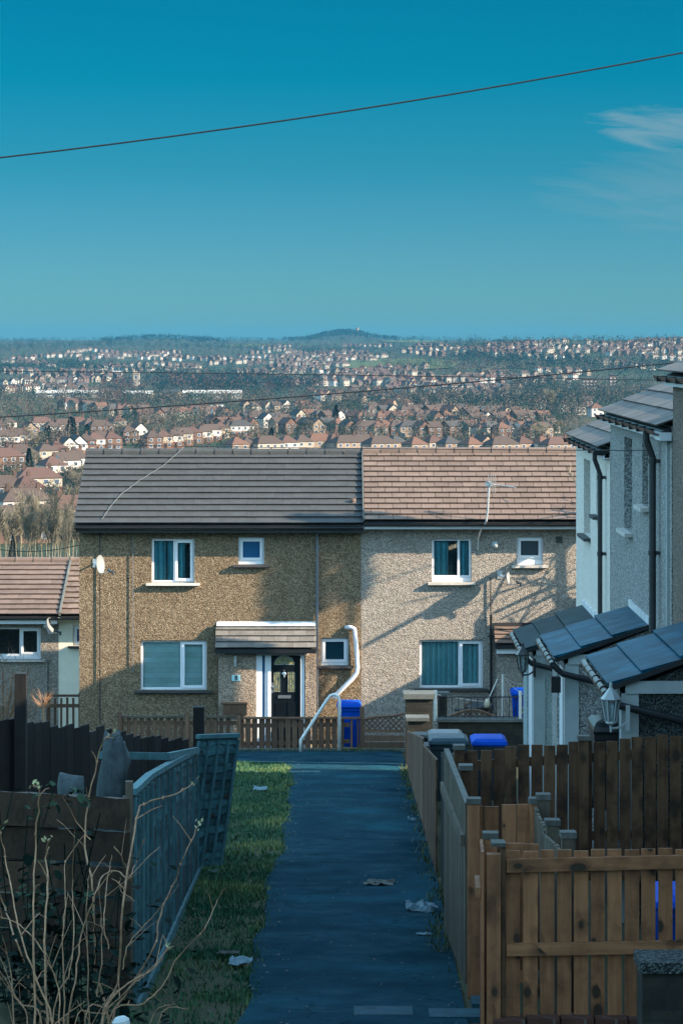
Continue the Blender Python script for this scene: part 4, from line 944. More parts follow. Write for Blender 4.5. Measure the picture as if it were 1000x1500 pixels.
# ------------------------------------------------------------------ left foreground
fence('tall black stained fence of uneven boards at the left edge', (X(-40, 30.5), 30.5), (X(276, 35.6), 35.6), Z(1046, 30.5), Z(1084, 35.6), -6.5, -7.0, .196, .192, 'wood_dark', rails=(.3,), side=1, jit=.045, cat='fence')
for (px, top, D, w, lab) in ((30, 987, 31.2, .13, 'tall dark post rising above the black fence at the left edge'), (291, 1036, 35.8, .14, 'dark square post rising between the black fence and the lap panels')):
    m = MB(); x = X(px, D); m.box(x - w / 2, x + w / 2, D, D + w, H(x, D) - .3, Z(top, D)); tag(m.build('fence_post', M['wood_dark']), lab, 'post')
def lap_panel(label, a, b, ta, tb, ba, bb, lean=(0, 0), nb=5, top=True):
    """waney lap panel from a to b (x, y); lean shifts the top by (dx, dy)"""
    A = Vector((a[0], a[1], 0)); B = Vector((b[0], b[1], 0)); d = (B - A); L = d.length; d.normalize(); nrm = Vector((d.y, -d.x, 0))
    t = thing('lap_panel', label, 'fence panel', (a[0], a[1], ba), 0, 'leaning lap panels beside the grass')
    ln = Vector((lean[0], lean[1], 0))
    def pt(f, k, o=0):
        z0 = lerp(ba, bb, f); z1 = lerp(ta, tb, f); q = A + d * (L * f) + ln * k + nrm * o; q.z = lerp(z0, z1, k); return q
    m = MB(); n = 15
    for i in range(n):
        k0 = i / n; k1 = min(1, k0 + 1.32 / n); ns = 8; lo = [pt(j / ns, k0 + rng.uniform(-.012, .012), .022) for j in range(ns + 1)]; hi = [pt(j / ns, k1, .004) for j in range(ns + 1)]
        r = rng.random()
        for j in range(ns):
            m.add([lo[j], lo[j + 1], hi[j + 1], hi[j]], [(0, 1, 2, 3)], 0, r)
            m.add([lo[j], lo[j + 1], lo[j + 1] - nrm * .012, lo[j] - nrm * .012], [(0, 1, 2, 3)], 0, r)
    m.build('slats', M['wood_lap'], t)
    for i in range(nb + 1):
        f = i / nb; m = MB(); f = min(.98, max(.02, f)); m.bar(pt(f, 0, .035), pt(f, .97, .035), .035, .022, nrm); m.build('batten', M['wood_batten'], t)
    if top:
        m = MB(); m.bar(pt(0, 1.0, .01), pt(1, 1.0, .01), .07, .05); m.build('top_rail', M['wood_batten'], t)
    return t
FP = [(192, 21.8, 1160, 1490), (217, 23.9, 1137, 1440), (250, 27.6, 1118, 1365), (287, 33.6, 1099, 1283)]
FD = FP
for (p, q, lab) in ((0, 1, 'nearest leaning lap panel beside the grass, with bare stems in front'), (1, 2, 'middle lap panel beside the grass with a slanting top rail'), (2, 3, 'farther lap panel beside the grass, ending at the dark square post')):
    a, b = FP[p], FP[q]
    lap_panel(lab, (X(a[0], a[1]) + .0, a[1]), (X(b[0], b[1]), b[1]), Z(a[2], a[1]), Z(b[2], b[1]), Z(a[3], a[1]), Z(b[3], b[1]), (.0, 0), 4)
lap_panel('farthest lap panel, facing the camera and tapering to its foot beside the grass', (X(262, 33.75), 33.75), (X(322, 34.3), 34.3), Z(1079, 33.75), Z(1077, 34.3), Z(1284, 33.75), Z(1268, 34.3), (.225, 0), 4)
for (px, D, yt, yb, lab) in ((190, 21.7, 1143, 1240, 'short pale broken post at the near end of the lap panels'),):
    m = MB(); a = P(px, yb, D); m.box(a.x - .03, a.x + .03, D - .07, D - .01, -5.3, Z(yt, D)); m.box(a.x - .055, a.x + .02, D - .02, D + .05, -5.3, Z(yt + 24, D)); tag(m.build('post_stub', M['wood_pale']), lab, 'post')
gb = MB()
for (a, b) in zip(FP, FP[1:]):
    p, q = P(a[0], a[3], a[1]), P(b[0], b[3], b[1]); p.x += .05; q.x += .05; p.z -= .02; q.z -= .02; q = p.lerp(q, .995); gb.bar(p, q, .03, .26)
tag(gb.build('gravel_board', M['wood_batten']), 'worn grey boards lying along the foot of the lap panels', 'board')
br = MB(); br.bar(P(148, 1106, 26.2), P(246, 1108, 27.4), .05, .07); br.bar(P(246, 1108, 27.4), P(288, 1099, 33.0), .05, .07); tag(br.build('cross_rail', M['wood_batten']), 'grey horizontal rail from the tree stump to the lap panels', 'rail')
# stump
st = MB(); c = P(163, 1200, 25.4); pr = []
for k in range(12):
    f = k / 11; pr.append((lerp(.19, .125, f) + .012 * rng.uniform(-1, 1), -.9 + f * 1.60))
st.lathe(c, pr + [(.11, .71), (.02, .69)], 16, (.06, 0, 1))
for k in range(12 * 16, len(st.v) - 16): st.v[k] = st.v[k] + Vector((0, 0, rng.uniform(-.12, .12)))
for k in range(len(st.v)):
    p = st.v[k]; st.v[k] = p + Vector((noise.noise(p * 5) * .05, noise.noise(p * 5 + Vector((9, 0, 0))) * .05, noise.noise(p * 7) * .05))
tag(st.build('tree_stump', M['bark'], smooth=True), 'grey weathered tree stump between the black fence and the sleeper wall', 'stump')
st = MB(); c = P(103, 1185, 25.0); st.lathe(c, [(.16, -.8), (.14, 0), (.13, .2), (.09, .3), (.02, .33)], 12)
for k in range(len(st.v)):
    p = st.v[k]; st.v[k] = p + Vector((noise.noise(p * 4) * .07, noise.noise(p * 5 + Vector((9, 0, 0))) * .06, noise.noise(p * 6) * .08))
tag(st.build('tree_stump', M['bark'], smooth=True), 'short jagged pale stump left of the tall weathered stump', 'stump')
# sleeper wall
sw = thing('sleeper_wall', 'dark wall of stacked weathered sleepers at the lower left', 'wall', P(100, 1500, 20))
za = [(1163, 1212), (1215, 1262), (1265, 1310), (1313, 1362), (1365, 1416), (1420, 1475), (1478, 1535)]
for i, (t0, t1) in enumerate(za):
    dl, dr = 19.2, 21.3; off = rng.uniform(-.03, .03); m = MB(); a = Vector((X(-60, dl), dl + off, Z(t1 - 6 + 0, dl))); b = Vector((X(191, dr), dr + off, 0)); b.z = Z(lerp(t1, 1212 + i * 50, .8) + 3, dr)
    hgt = (t1 - t0) * 19.9 / F; e = b - a; n = 12; vs = []
    for k in range(n + 1):
        q = a + e * (k / n); w = .018 * noise.noise((k * .9, i * 3.1, 0)); h2 = hgt + .02 * noise.noise((k * .7, i * 5.1, 4))
        nr = Vector((e.y, -e.x, 0)).normalized()
        vs += [q + nr * (w), q + nr * w + Vector((0, 0, h2)), q - nr * .18 + Vector((0, 0, h2)), q - nr * .18]
    fs = [(3, 2, 1, 0), (n * 4, n * 4 + 1, n * 4 + 2, n * 4 + 3)]
    for k in range(n):
        for c in range(4): p, q = k * 4 + c, k * 4 + (c + 1) % 4; fs.append((p, q, q + 4, p + 4))
    m.add(vs, fs); m.build('sleeper', M['sleeper'], sw)
# bare shrub: stems drawn through the places they pass
shr = thing('bare_shrub', 'bare tan stemmed shrub fanning up in the lower left foreground', 'shrub', (X(150, 17), 17, H(X(150, 17), 17)))
S = [
 ([(160, 1500), (140, 1420), (136, 1300), (124, 1240), (132, 1165), (150, 1090), (163, 1080)], 2.6), ([(150, 1500), (172, 1440), (180, 1330), (200, 1200), (215, 1176), (255, 1164), (283, 1148)], 2.6),
 ([(165, 1500), (182, 1460), (225, 1390), (235, 1340), (256, 1290), (272, 1250), (290, 1210)], 2.2), ([(160, 1495), (210, 1470), (240, 1440), (262, 1400), (300, 1360), (318, 1318), (330, 1300)], 1.6),
 ([(70, 1490), (66, 1380), (70, 1300), (68, 1250), (72, 1229)], 2.6), ([(95, 1490), (92, 1400), (95, 1330), (96, 1262)], 1.8), ([(52, 1480), (50, 1350), (52, 1240), (58, 1165), (50, 1150)], 2.4),
 ([(68, 1490), (45, 1440), (25, 1380), (8, 1330), (-5, 1300)], 2.6), ([(78, 1500), (40, 1400), (22, 1330), (8, 1255), (0, 1215)], 2.2), ([(130, 1490), (128, 1330), (132, 1280)], 1.6),
 ([(60, 1490), (30, 1470), (12, 1440), (-6, 1415)], 1.8), ([(100, 1500), (110, 1440), (120, 1370), (140, 1310), (152, 1282), (172, 1276), (188, 1286), (200, 1262), (212, 1228)], 1.8),
 ([(150, 1495), (190, 1440), (225, 1420), (246, 1388)], 2.4), ([(88, 1490), (84, 1440), (60, 1390), (30, 1355), (0, 1343)], 1.5), ([(125, 1490), (160, 1475), (195, 1442), (210, 1430), (250, 1386)], 1.7),
 ([(180, 1420), (190, 1380), (222, 1345), (262, 1296)], 1.4), ([(220, 1500), (256, 1470)], 1.2), ([(232, 1500), (276, 1478)], 1.2), ([(60, 1480), (78, 1497), (110, 1488)], 1.5), ([(110, 1500), (140, 1484), (170, 1490)], 1.2),
 ([(168, 1240), (180, 1258), (192, 1290)], 1.3), ([(132, 1230), (110, 1200)], 1.3), ([(199, 1320), (178, 1305), (176, 1285)], 1.1), ([(160, 1390), (152, 1350), (158, 1290), (164, 1252)], 1.4), ([(40, 1490), (20, 1460), (0, 1430)], 1.6),
 ([(20, 1500), (16, 1420), (4, 1370)], 1.8), ([(142, 1460), (150, 1400), (148, 1345)], 1.3), ([(80, 1480), (104, 1420), (108, 1350), (106, 1290), (110, 1215)], 1.6)]
buds = MB()
for i, (pts, w) in enumerate(S):
    D0 = 16.2 + rng.uniform(-.9, 1.4); m = MB(); q = []
    for k, (a, b) in enumerate(pts): q.append(P(a, b, D0 + k * .12 * rng.uniform(-.6, 1)))
    if pts[0][1] >= 1475:
        g0 = q[0].copy(); g0.z = H(g0.x, g0.y) - .05; g0.x += .02 * rng.uniform(-1, 1); q = [g0] + q
    # smooth through the points
    out = []
    for k in range(len(q) - 1):
        p0, p1, p2, p3 = q[max(0, k - 1)], q[k], q[k + 1], q[min(len(q) - 1, k + 2)]
        for s in range(5):
            t = s / 5; v = .5 * ((2 * p1) + (p2 - p0) * t + (2 * p0 - 5 * p1 + 4 * p2 - p3) * t * t + (3 * p1 - p0 - 3 * p2 + p3) * t ** 3); v.x += .006 * rng.uniform(-1, 1); out.append(v)
    out.append(q[-1]); n = len(out); r0 = w * .80 * D0 / F
    m.tube(out, [lerp(r0, r0 * .42, k / (n - 1)) for k in range(n)], 6)
    for k in range(4, n, 4):  # side twigs and nodes
        if rng.random() < .6:
            dr = Vector((rng.uniform(-1, 1), rng.uniform(-1, 1), rng.uniform(.3, 1.2))).normalized() * rng.uniform(.04, .30); m.tube([out[k], out[k] + dr * .6 + Vector((0, 0, .01)), out[k] + dr], [r0 * .45, r0 * .35, r0 * .2], 5)
        m.lathe(out[k], [(r0 * .2, -r0 * 1.6), (r0 * 1.15, 0), (r0 * .2, r0 * 1.6)], 6)
    if w > 2:
        for _ in range(6):
            c = out[-1] + Vector((rng.uniform(-.03, .03), rng.uniform(-.03, .03), rng.uniform(-.02, .03))); dd = Vector((rng.uniform(-1, 1), rng.uniform(-1, 1), rng.uniform(-.2, 1))) * .03; ss = dd.orthogonal().normalized() * .012
            buds.add([c, c + dd * .5 + ss, c + dd, c + dd * .5 - ss], [(0, 1, 2, 3)])
    m.build('stem', M['stem'], shr)
buds.build('leaves', M['bud'], shr)
def leaf(m, c, size, up=.5):
    d = Vector((rng.uniform(-1, 1), rng.uniform(-1, 1), rng.uniform(-.5, up))).normalized(); s = d.cross(Vector((rng.uniform(-.4, .4), rng.uniform(-.4, .4), 1))).normalized(); n = d.cross(s) * size * .12
    c = Vector(c); L = size; w = size * .36
    m.add([c, c + d * L * .3 + s * w - n, c + d * L * .7 + s * w * .8 - n, c + d * L, c + d * L * .7 - s * w * .8 - n, c + d * L * .3 - s * w - n, c + d * L * .5], [(0, 1, 6), (1, 2, 6), (2, 3, 6), (3, 4, 6), (4, 5, 6), (5, 0, 6)])
bm_ = thing('bramble', 'dark leafy bramble tangled among the bare stems at the lower left', 'shrub', (X(80, 17.6), 17.6, H(X(80, 17.6), 17.6)))
m = MB()
for _ in range(1100):
    px = rng.gauss(70, 75); D = rng.uniform(16.8, 18.9)
    py = 1510 - abs(rng.gauss(0, 95)); leaf(m, P(px, py, D), rng.uniform(.05, .10))
m.build('leaves', M['ivy'], bm_)
m = MB()
for (px, py, k) in ((40, 1315, 26), (60, 1330, 26), (50, 1180, 14), (60, 1160, 10), (112, 1160, 16), (120, 1175, 14), (135, 1320, 22), (120, 1370, 24), (100, 1300, 6), (60, 1410, 26), (90, 1490, 14), (145, 1425, 16), (70, 1140, 8), (120, 1305, 4)):
    for _ in range(int(k * .6)): leaf(m, P(px + rng.gauss(0, 11), py + rng.gauss(0, 9), 17.3 + rng.uniform(-.3, .3)), rng.uniform(.04, .075))
m.build('leaf_sprays', M['leaf'], bm_)
m = MB()
for _ in range(26):
    x = rng.uniform(-10, 150); D = 17.5 + rng.uniform(-.5, .5); a = P(x, 1520, D); a.z = H(a.x, D); b = P(x + rng.uniform(-40, 60), rng.uniform(1150, 1420), D + rng.uniform(-.4, .4)); c = (a + b) / 2 + Vector((rng.uniform(-.1, .1), 0, .15)); m.tube([a, c, b], .005, 4)
m.build('stems', M['ivy'], bm_)
wb = MB(); wb.lathe(P(178, 1500, 15.5), [(.05, -.2), (.05, .02), (.03, .04), (0, .045)], 12, (-.2, .0, 1)); tag(wb.build('marker_post', M['paint_white']), 'rounded white tip of a marker post at the bottom edge', 'post')

# ------------------------------------------------------------------ grass
def m_grass(name, a, b, c):
    n = NT(name); at = n.new('ShaderNodeAttribute', attribute_name='rnd'); co = n.ramp(at.outputs['Fac'], [(.0, a), (.55, b), (1, c)])
    col = n.mix(n.math('MULTIPLY', n.math('SUBTRACT', n.noise(n.coord(useR=False), .8, 4), .42, True), 3.5, True), co, lift(a, .9))
    return n.done(col, .7, None, spec=.2)
M['grass'] = m_grass('short_verge_grass', (.012, .066, .034), (.060, .115, .044), (.30, .29, .09))
M['weed'] = m_grass('weeds', (.03, .05, .02), (.06, .09, .03), (.13, .13, .06))
gm = MB()
def blade(m, x, y, z, h, w, r):
    a = rng.uniform(0, 6.28); b = rng.uniform(.1, .9) * h; dx, dy = math.cos(a), math.sin(a)
    tx, ty = -dy * w, dx * w; e = rng.uniform(0, 6.28)
    m.add([(x - tx, y - ty, z - .01), (x + tx, y + ty, z - .01), (x + dx * b, y + dy * b, z + h)], [(0, 1, 2)], 0, r)
for _ in range(42000):
    y = 20 + 37.2 * rng.random() ** 1.15
    le = left_edge(y) + .04; x = le - abs(rng.gauss(0, .55)) if rng.random() < .35 else rng.uniform(-2.4 if y > 34.5 else -1.75, le + rng.uniform(-.06, .10))
    if y > 34.5 and rng.random() < .5: x = rng.uniform(-3.2, le)
    bare = noise.noise((x * 1.1, y * .8, 1)); 
    if y < 31 and bare > -.05 and rng.random() < .75: continue
    if x > -1.15 and noise.noise((x * 3, y * 1.2, 7)) > .25 and rng.random() < .7: continue
    k = noise.noise((x * .9, y * .5, 5))
    h = rng.uniform(.03, .075) * (1 + .5 * k) * (1.0 if y > 31 else .9)
    blade(gm, x, y, H(x, y), h, .007 + .0002 * y, min(1, max(0, .45 + .5 * k + rng.uniform(-.3, .3) - (.2 if y < 31 else 0))))
go = gm.build('grass', M['grass']); tag(go, 'short worn grass verge between the lap panels and the path', 'grass'); go['kind'] = 'stuff'
gm = MB()
for _ in range(90):
    y = rng.uniform(24, 56); x0 = right_edge(y) - rng.uniform(-.02, .10); k = rng.randrange(6, 22)
    for _ in range(k): blade(gm, x0 + rng.gauss(0, .07), y + rng.gauss(0, .16), H(0, y) + .04, rng.uniform(.03, .10), .009, rng.random())
for _ in range(60):
    px = rng.uniform(300, 590); y = 61.35; x0 = X(px, y)
    for _ in range(8): blade(gm, x0 + rng.gauss(0, .05), y + rng.uniform(-.03, .1), H(0, y) + .03, rng.uniform(.03, .12), .012, rng.random())
go = gm.build('weeds', M['weed']); tag(go, 'scrappy weeds along the foot of the fences beside the path', 'weeds'); go['kind'] = 'stuff'
# dead leaves and crumbs over the path and verge
gm = MB()
for _ in range(900):
    y = rng.uniform(19, 60); x = rng.uniform(-1.7, right_edge(y)); 
    if x > -.7 and rng.random() < .65: x = rng.choice((left_edge(y) + abs(rng.gauss(0, .15)), right_edge(y) - abs(rng.gauss(0, .12))))
    z = H(x, y) + (.052 if x > left_edge(y) else .03); a = rng.uniform(0, 6.28); s = rng.uniform(.008, .024)
    u = Vector((math.cos(a), math.sin(a), rng.uniform(-.3, .3))) * s; v = Vector((-math.sin(a), math.cos(a), rng.uniform(-.3, .3))) * s * .6
    c = Vector((x, y, z)); gm.add([c - u, c + v, c + u, c - v], [(0, 1, 2, 3)])
go = gm.build('dead_leaves', M['litter']); tag(go, 'crumbs of dead leaf strewn over the path and verge', 'leaves'); go['kind'] = 'stuff'
# litter
def crumple(label, px, py, sx, sy, h, mat, D=None):
    lo, hi = 15., 60.
    for _ in range(40):
        D = (lo + hi) / 2
        if Z(py, D) < H(X(px, D), D) + .04: hi = D
        else: lo = D
    D = (lo + hi) / 2; c = Vector((X(px, D), D, H(X(px, D), D) + .06)); n = 7; m = MB(); vs = []
    sd = rng.uniform(0, 99)
    for j in range(n + 1):
        for i in range(n + 1):
            u, v = i / n - .5, j / n - .5; w = 1 - .5 * max(0, v) - .3 * abs(u); q = Vector((u * sx * (1 + .4 * noise.noise((u * 3, v * 3, sd))), v * sy * w, h * (abs(noise.noise((u * 4, v * 4, sd))) + .9 * max(0, .3 - (u + .4) ** 2 * 4 - v * v)))); vs.append(c + q)
    m.add(vs, [(j * (n + 1) + i, j * (n + 1) + i + 1, (j + 1) * (n + 1) + i + 1, (j + 1) * (n + 1) + i) for j in range(n) for i in range(n)])
    tag(m.build('litter', M[mat]), label, 'litter')
crumple('crumpled pale newspaper lying on the path beside the long timber panel', 617, 1334, .32, .4, .14, 'paper')
crumple('flattened brown paper scrap in the middle of the path', 555, 1296, .32, .34, .05, 'litter')
crumple('small turquoise wrapper lying on the grass verge', 381, 1157, .22, .45, .06, 'paper')
crumple('little white carton at the foot of the path side fence', 603, 1203, .11, .2, .08, 'paper')
crumple('torn pale sheet lying on bare soil near the lap panels', 352, 1412, .20, .35, .07, 'paper')
crumple('thin pale strip of litter on the near part of the path', 622, 1371, .16, .10, .02, 'paper')
crumple('torn pale sheet on the soil left of the near path edge', 335, 1398, .2, .16, .03, 'litter')

# ------------------------------------------------------------------ wires
def wire(label, a, b, sag, r, mat='wire', n=24):
    a, b = P(*a), P(*b); m = MB(); pts = []
    for k in range(n + 1):
        t = k / n; p = a.lerp(b, t); p.z -= sag * 4 * t * (1 - t); pts.append(p)
    m.tube(pts, r, 6); tag(m.build('overhead_wire', M[mat]), label, 'wire', 'overhead wires')
wire('thick black overhead wire slanting across the upper sky', (-500, 278, 30), (1500, -30, 30), .30, .0095)
wire('black overhead wire rising across the far town to the right', (-500, 636, 34), (1400, 486, 34), .16, .0085)
wire('thin black overhead wire nearly level across the far town', (-500, 540, 42), (1500, 568, 42), -.05, .0065)
wire('fine grey wire crossing just above the roof ridges', (-300, 640, 55), (958, 660, 35), .05, .006)
wire('fine black wire sagging over the low roof at the left edge', (-160, 740, 68), (118, 798, 68), .55, .010)
# ------------------------------------------------------------------ the town in the valley
TW = {'brick': (.105, .066, .050), 'cream': (.29, .25, .20), 'white': (.42, .39, .35), 'tan': (.20, .155, .115)}
TR = {'red': (.080, .050, .042), 'brown': (.066, .050, .043), 'grey': (.050, .049, .049), 'rust': (.112, .064, .047)}
for k, c in TW.items(): M['tw_' + k] = m_plain('town_wall_' + k, c, .9, .2, .5, .1, vary=.06)
for k, c in TR.items(): M['tr_' + k] = m_tile('town_roof_' + k, lift(c, .8), lift(c, 1.15), .1, .9, .1, 6)
M['tw_band'] = m_plain('town_brick_base', (.115, .06, .04), .9, .2, 1, .1)
M['twin'] = m_plain('town_window_glass', (.05, .07, .10), .15, .2, 2, .6)
M['tframe'] = m_plain('town_window_frame', (.38, .38, .37), .5)
M['chim'] = m_plain('town_chimney_brick', (.065, .044, .036), .9, .2, 2, .1)
cache = {}
KIND = {'hip': (7.4, 7.4, 5.1, 2.7), 'semi': (12.5, 7.6, 5.1, 2.8), 'gable': (7.2, 7.6, 5.2, 2.6), 'front': (6.4, 8.0, 5.2, 3.0), 'row': (22, 7.4, 5.0, 2.5), 'long': (15, 7.2, 5.0, 2.7)}
def house_meshes(kind, wm, rm, detail):
    key = (kind, wm, rm, detail)
    if key in cache: return cache[key]
    W, Dp, he, hr = KIND[kind]; w, d = W / 2, Dp / 2; o = .35
    wall, roof, win, door, base = MB(), MB(), MB(), MB(), MB(); chims = []
    wall.box(-w, w, -d, d, -2.5, he)
    E = [(-w - o, -d - o, he - .12), (w + o, -d - o, he - .12), (w + o, d + o, he - .12), (-w - o, d + o, he - .12)]
    if kind in ('hip', 'semi'):
        k = max(.25, w - d * .9); A, B = (-k, 0, he + hr), (k, 0, he + hr)
        roof.add(E + [A, B], [(0, 1, 5, 4), (2, 3, 4, 5), (1, 2, 5), (3, 0, 4), (3, 2, 1, 0)])
    elif kind == 'front':
        A, B = (0, -d - o, he + hr), (0, d + o, he + hr)
        roof.add(E + [A, B], [(0, 4, 5, 3), (1, 2, 5, 4)])
        roof.add([tuple(p[:2]) + (p[2] - .18,) for p in E + [A, B]], [(3, 5, 4, 0), (4, 5, 2, 1)])
        wall.add([(-w, -d, he), (w, -d, he), (0, -d, he + hr - .3), (-w, d, he), (w, d, he), (0, d, he + hr - .3)], [(0, 1, 2), (4, 3, 5)])
    else:
        A, B = (-w - o, 0, he + hr), (w + o, 0, he + hr)
        roof.add(E + [A, B], [(0, 1, 5, 4), (2, 3, 4, 5)])
        wall.add([(-w, -d, he), (-w, d, he), (-w, 0, he + hr - .3), (w, -d, he), (w, d, he), (w, 0, he + hr - .3)], [(1, 0, 2), (3, 4, 5)])
    nch = {'hip': 1, 'gable': 1, 'front': 1, 'semi': 2, 'long': 2, 'row': 4}[kind]
    for i in range(nch):
        cx = 0 if nch == 1 else lerp(-w * .6, w * .6, i / (nch - 1)); cx += .8 if nch == 1 else 0
        chim = MB(); chims.append(chim); chim.box(cx - .45, cx + .45, -.3, .3, he + hr - .9, he + hr + .9)
        for s in (-.22, .22): chim.lathe((cx + s, 0, he + hr + .88), [(.11, 0), (.09, .35)], 6)
    nw = {'hip': 2, 'gable': 2, 'front': 2, 'semi': 4, 'long': 4, 'row': 7}[kind]; wl = []
    for (zz, hh) in ((.9, 1.3), (3.4, 1.15)):
        for i in range(nw):
            cx = lerp(-w, w, (i + .5) / nw); wl.append((cx, zz, hh))
    for (cx, zz, hh) in wl:
        for sgn in (-1, 1):
            y = sgn * d
            win.box(cx - .75, cx + .75, min(y, y + sgn * .06), max(y, y + sgn * .06), zz - .08, zz + hh + .08, 0)
            win.box(cx - .62, cx + .62, min(y + sgn * .06, y + sgn * .08), max(y + sgn * .06, y + sgn * .08), zz + .04, zz + hh - .04, 1)
    for s in (-1, 1):
        x = s * w; win.box(min(x, x + s * .06), max(x, x + s * .06), -.55, .55, 3.3, 4.5, 0); win.box(min(x + s * .06, x + s * .08), max(x + s * .06, x + s * .08), -.42, .42, 3.42, 4.4, 1)
    door.box(-.5, .5, -d - .07, -d - .002, -.6, 2.0)
    base.box(-w - .03, w + .03, -d - .03, d + .03, -2.5, 2.55)
    mw = [M['tw_' + wm]]; mr = [M['tr_' + rm]]; mwin = [M['tframe'], M['twin']]
    if detail:
        ws = []
        r = dict(wall=wall.mesh('wall', mw), roof=roof.mesh('roof', mr), chim=[q.mesh('chimney', M['chim']) for q in chims], door=door.mesh('door', M['wood_dark']))
        for (cx, zz, hh) in wl:
            q = MB(); q.box(cx - .75, cx + .75, -d - .06, -d, zz - .08, zz + hh + .08, 0); q.box(cx - .62, cx + .62, -d - .08, -d - .06, zz + .04, zz + hh - .04, 1); ws.append(q.mesh('window', mwin))
        q = MB()
        for s in (-1, 1):
            x = s * w; q = MB(); q.box(min(x, x + s * .06), max(x, x + s * .06), -.55, .55, 3.3, 4.5, 0); q.box(min(x + s * .06, x + s * .08), max(x + s * .06, x + s * .08), -.42, .42, 3.42, 4.4, 1); ws.append(q.mesh('window', mwin))
        if wm in ('white', 'cream'): r['base'] = base.mesh('brick_storey', M['tw_band'])
        r['wins'] = ws
    else:
        al = MB()
        for part, off in [(wall, 0), (roof, 1), (win, 3)] + [(q, 2) for q in chims]:
            o = len(al.v); al.v += part.v; al.f += [[i + o for i in f] for f in part.f]; al.mi += [a + off for a in part.mi]; al.rn += part.rn
        r = dict(all=al, mesh=al.mesh('house', [mw[0], mr[0], M['chim'], M['tframe'], M['twin']]))
    cache[key] = r; return r
ORD = ['first', 'second', 'third', 'fourth', 'fifth', 'sixth', 'seventh', 'eighth', 'ninth', 'tenth', 'eleventh', 'twelfth', 'thirteenth', 'fourteenth', 'fifteenth', 'sixteenth', 'seventeenth', 'eighteenth', 'nineteenth', 'twentieth', 'twenty first', 'twenty second', 'twenty third', 'twenty fourth', 'twenty fifth', 'twenty sixth', 'twenty seventh', 'twenty eighth', 'twenty ninth', 'thirtieth']
WALLW = {'brick': 'brick', 'cream': 'cream', 'white': 'white', 'tan': 'tan'}; RW = {'red': 'red', 'brown': 'brown', 'grey': 'grey brown', 'rust': 'orange red'}
def link(name, me, par): o = bpy.data.objects.new(name, me); COL.objects.link(o); o.parent = par; return o
taken = []
def town_house(px, py, kind, wm, rm, rot, label, detail, group, s=1.0):
    D = gD(px, py); x = X(px, D); z = H(x, D)
    me = house_meshes(kind, wm, rm, detail)
    if detail:
        t = thing('town_house', label, 'house', (x, D, z), R(rot), group); t.scale = (s, s, s)
        link('wall', me['wall'], t); r = link('roof', me['roof'], t); [link('chimney', q, r) for q in me['chim']]; link('door', me['door'], t)
        if 'base' in me: link('brick_storey', me['base'], t)
        for w in me['wins']: link('window', w, t)
    else:
        t = link('town_house', me['mesh'], None); t.location = (x, D, z); t.rotation_euler = (0, 0, R(rot)); t.scale = (s, s, s); tag(t, label, 'house', group)
    taken.append((x, D, KIND[kind][0] / 2 * s)); return t
nh = 0
# rows nearest to us, seen left of the brown house and just over the roofs
def row(desc, items, rot, detail, group='houses of the town in the valley', rv=5):
    global nh
    for i, it in enumerate(items):
        px, py = it[0], it[1]; kind = it[2] if len(it) > 2 else rng.choice(['hip', 'semi', 'gable', 'front']); wm = it[3] if len(it) > 3 else rng.choice(['brick', 'brick', 'cream', 'white', 'tan']); rm = it[4] if len(it) > 4 else rng.choice(['red', 'brown', 'brown', 'grey', 'rust'])
        kw = {'hip': 'hipped', 'semi': 'hipped semi', 'gable': 'gabled', 'front': 'gable fronted', 'row': 'terraced', 'long': 'gabled semi'}[kind]
        town_house(px, py, kind, wm, rm, rot + rng.uniform(-rv, rv), f'{kw} {WALLW[wm]} house, {RW[rm]} roof, {ORD[i % 30]} in {desc}', detail, group, it[5] if len(it) > 5 else 1.0); nh += 1
row('cluster on the lower left slope', [(2, 742, 'semi', 'brick', 'brown'), (20, 797, 'long', 'brick', 'brown'), (34, 765, 'semi', 'white', 'brown'), (38, 742, 'hip', 'brick', 'red'), (54, 726, 'semi', 'cream', 'red'), (108, 780, 'semi', 'brick', 'red')], 28, True)
row('row stepping up behind bare trees', [(6, 691, 'semi', 'brick', 'red'), (76, 706, 'hip', 'white', 'red'), (95, 698, 'gable', 'white', 'brown'), (104, 694, 'gable', 'white', 'brown'), (115, 691, 'hip', 'tan', 'rust')], 34, True)
row('long row ending at dark roof', [(25, 684, 'semi', 'brick', 'brown'), (66, 681, 'hip', 'cream', 'brown'), (82, 678, 'hip', 'brick', 'red'), (98, 672, 'front', 'white', 'brown'), (111, 669, 'front', 'white', 'grey'), (124, 664, 'hip', 'brick', 'brown'), (137, 661, 'hip', 'white', 'red'), (150, 660, 'gable', 'tan', 'brown'), (162, 660, 'hip', 'brick', 'red')], 30, True)
row('group at the left edge', [(4, 657, 'semi', 'white', 'brown'), (24, 655, 'semi', 'cream', 'brown'), (11, 634, 'hip', 'white', 'brown'), (42, 645, 'front', 'tan', 'red'), (-8, 640, 'semi', 'brick', 'brown')], 26, True)
row('second row behind tall trees', [(60, 634, 'semi', 'cream', 'red'), (75, 641, 'hip', 'white', 'brown'), (92, 637, 'semi', 'brick', 'brown'), (112, 634, 'semi', 'brick', 'red'), (130, 636, 'hip', 'tan', 'brown'), (146, 639, 'semi', 'brick', 'brown'), (172, 632, 'hip', 'cream', 'red'), (187, 650, 'hip', 'brick', 'brown'), (202, 646, 'front', 'white', 'red')], 30, True)
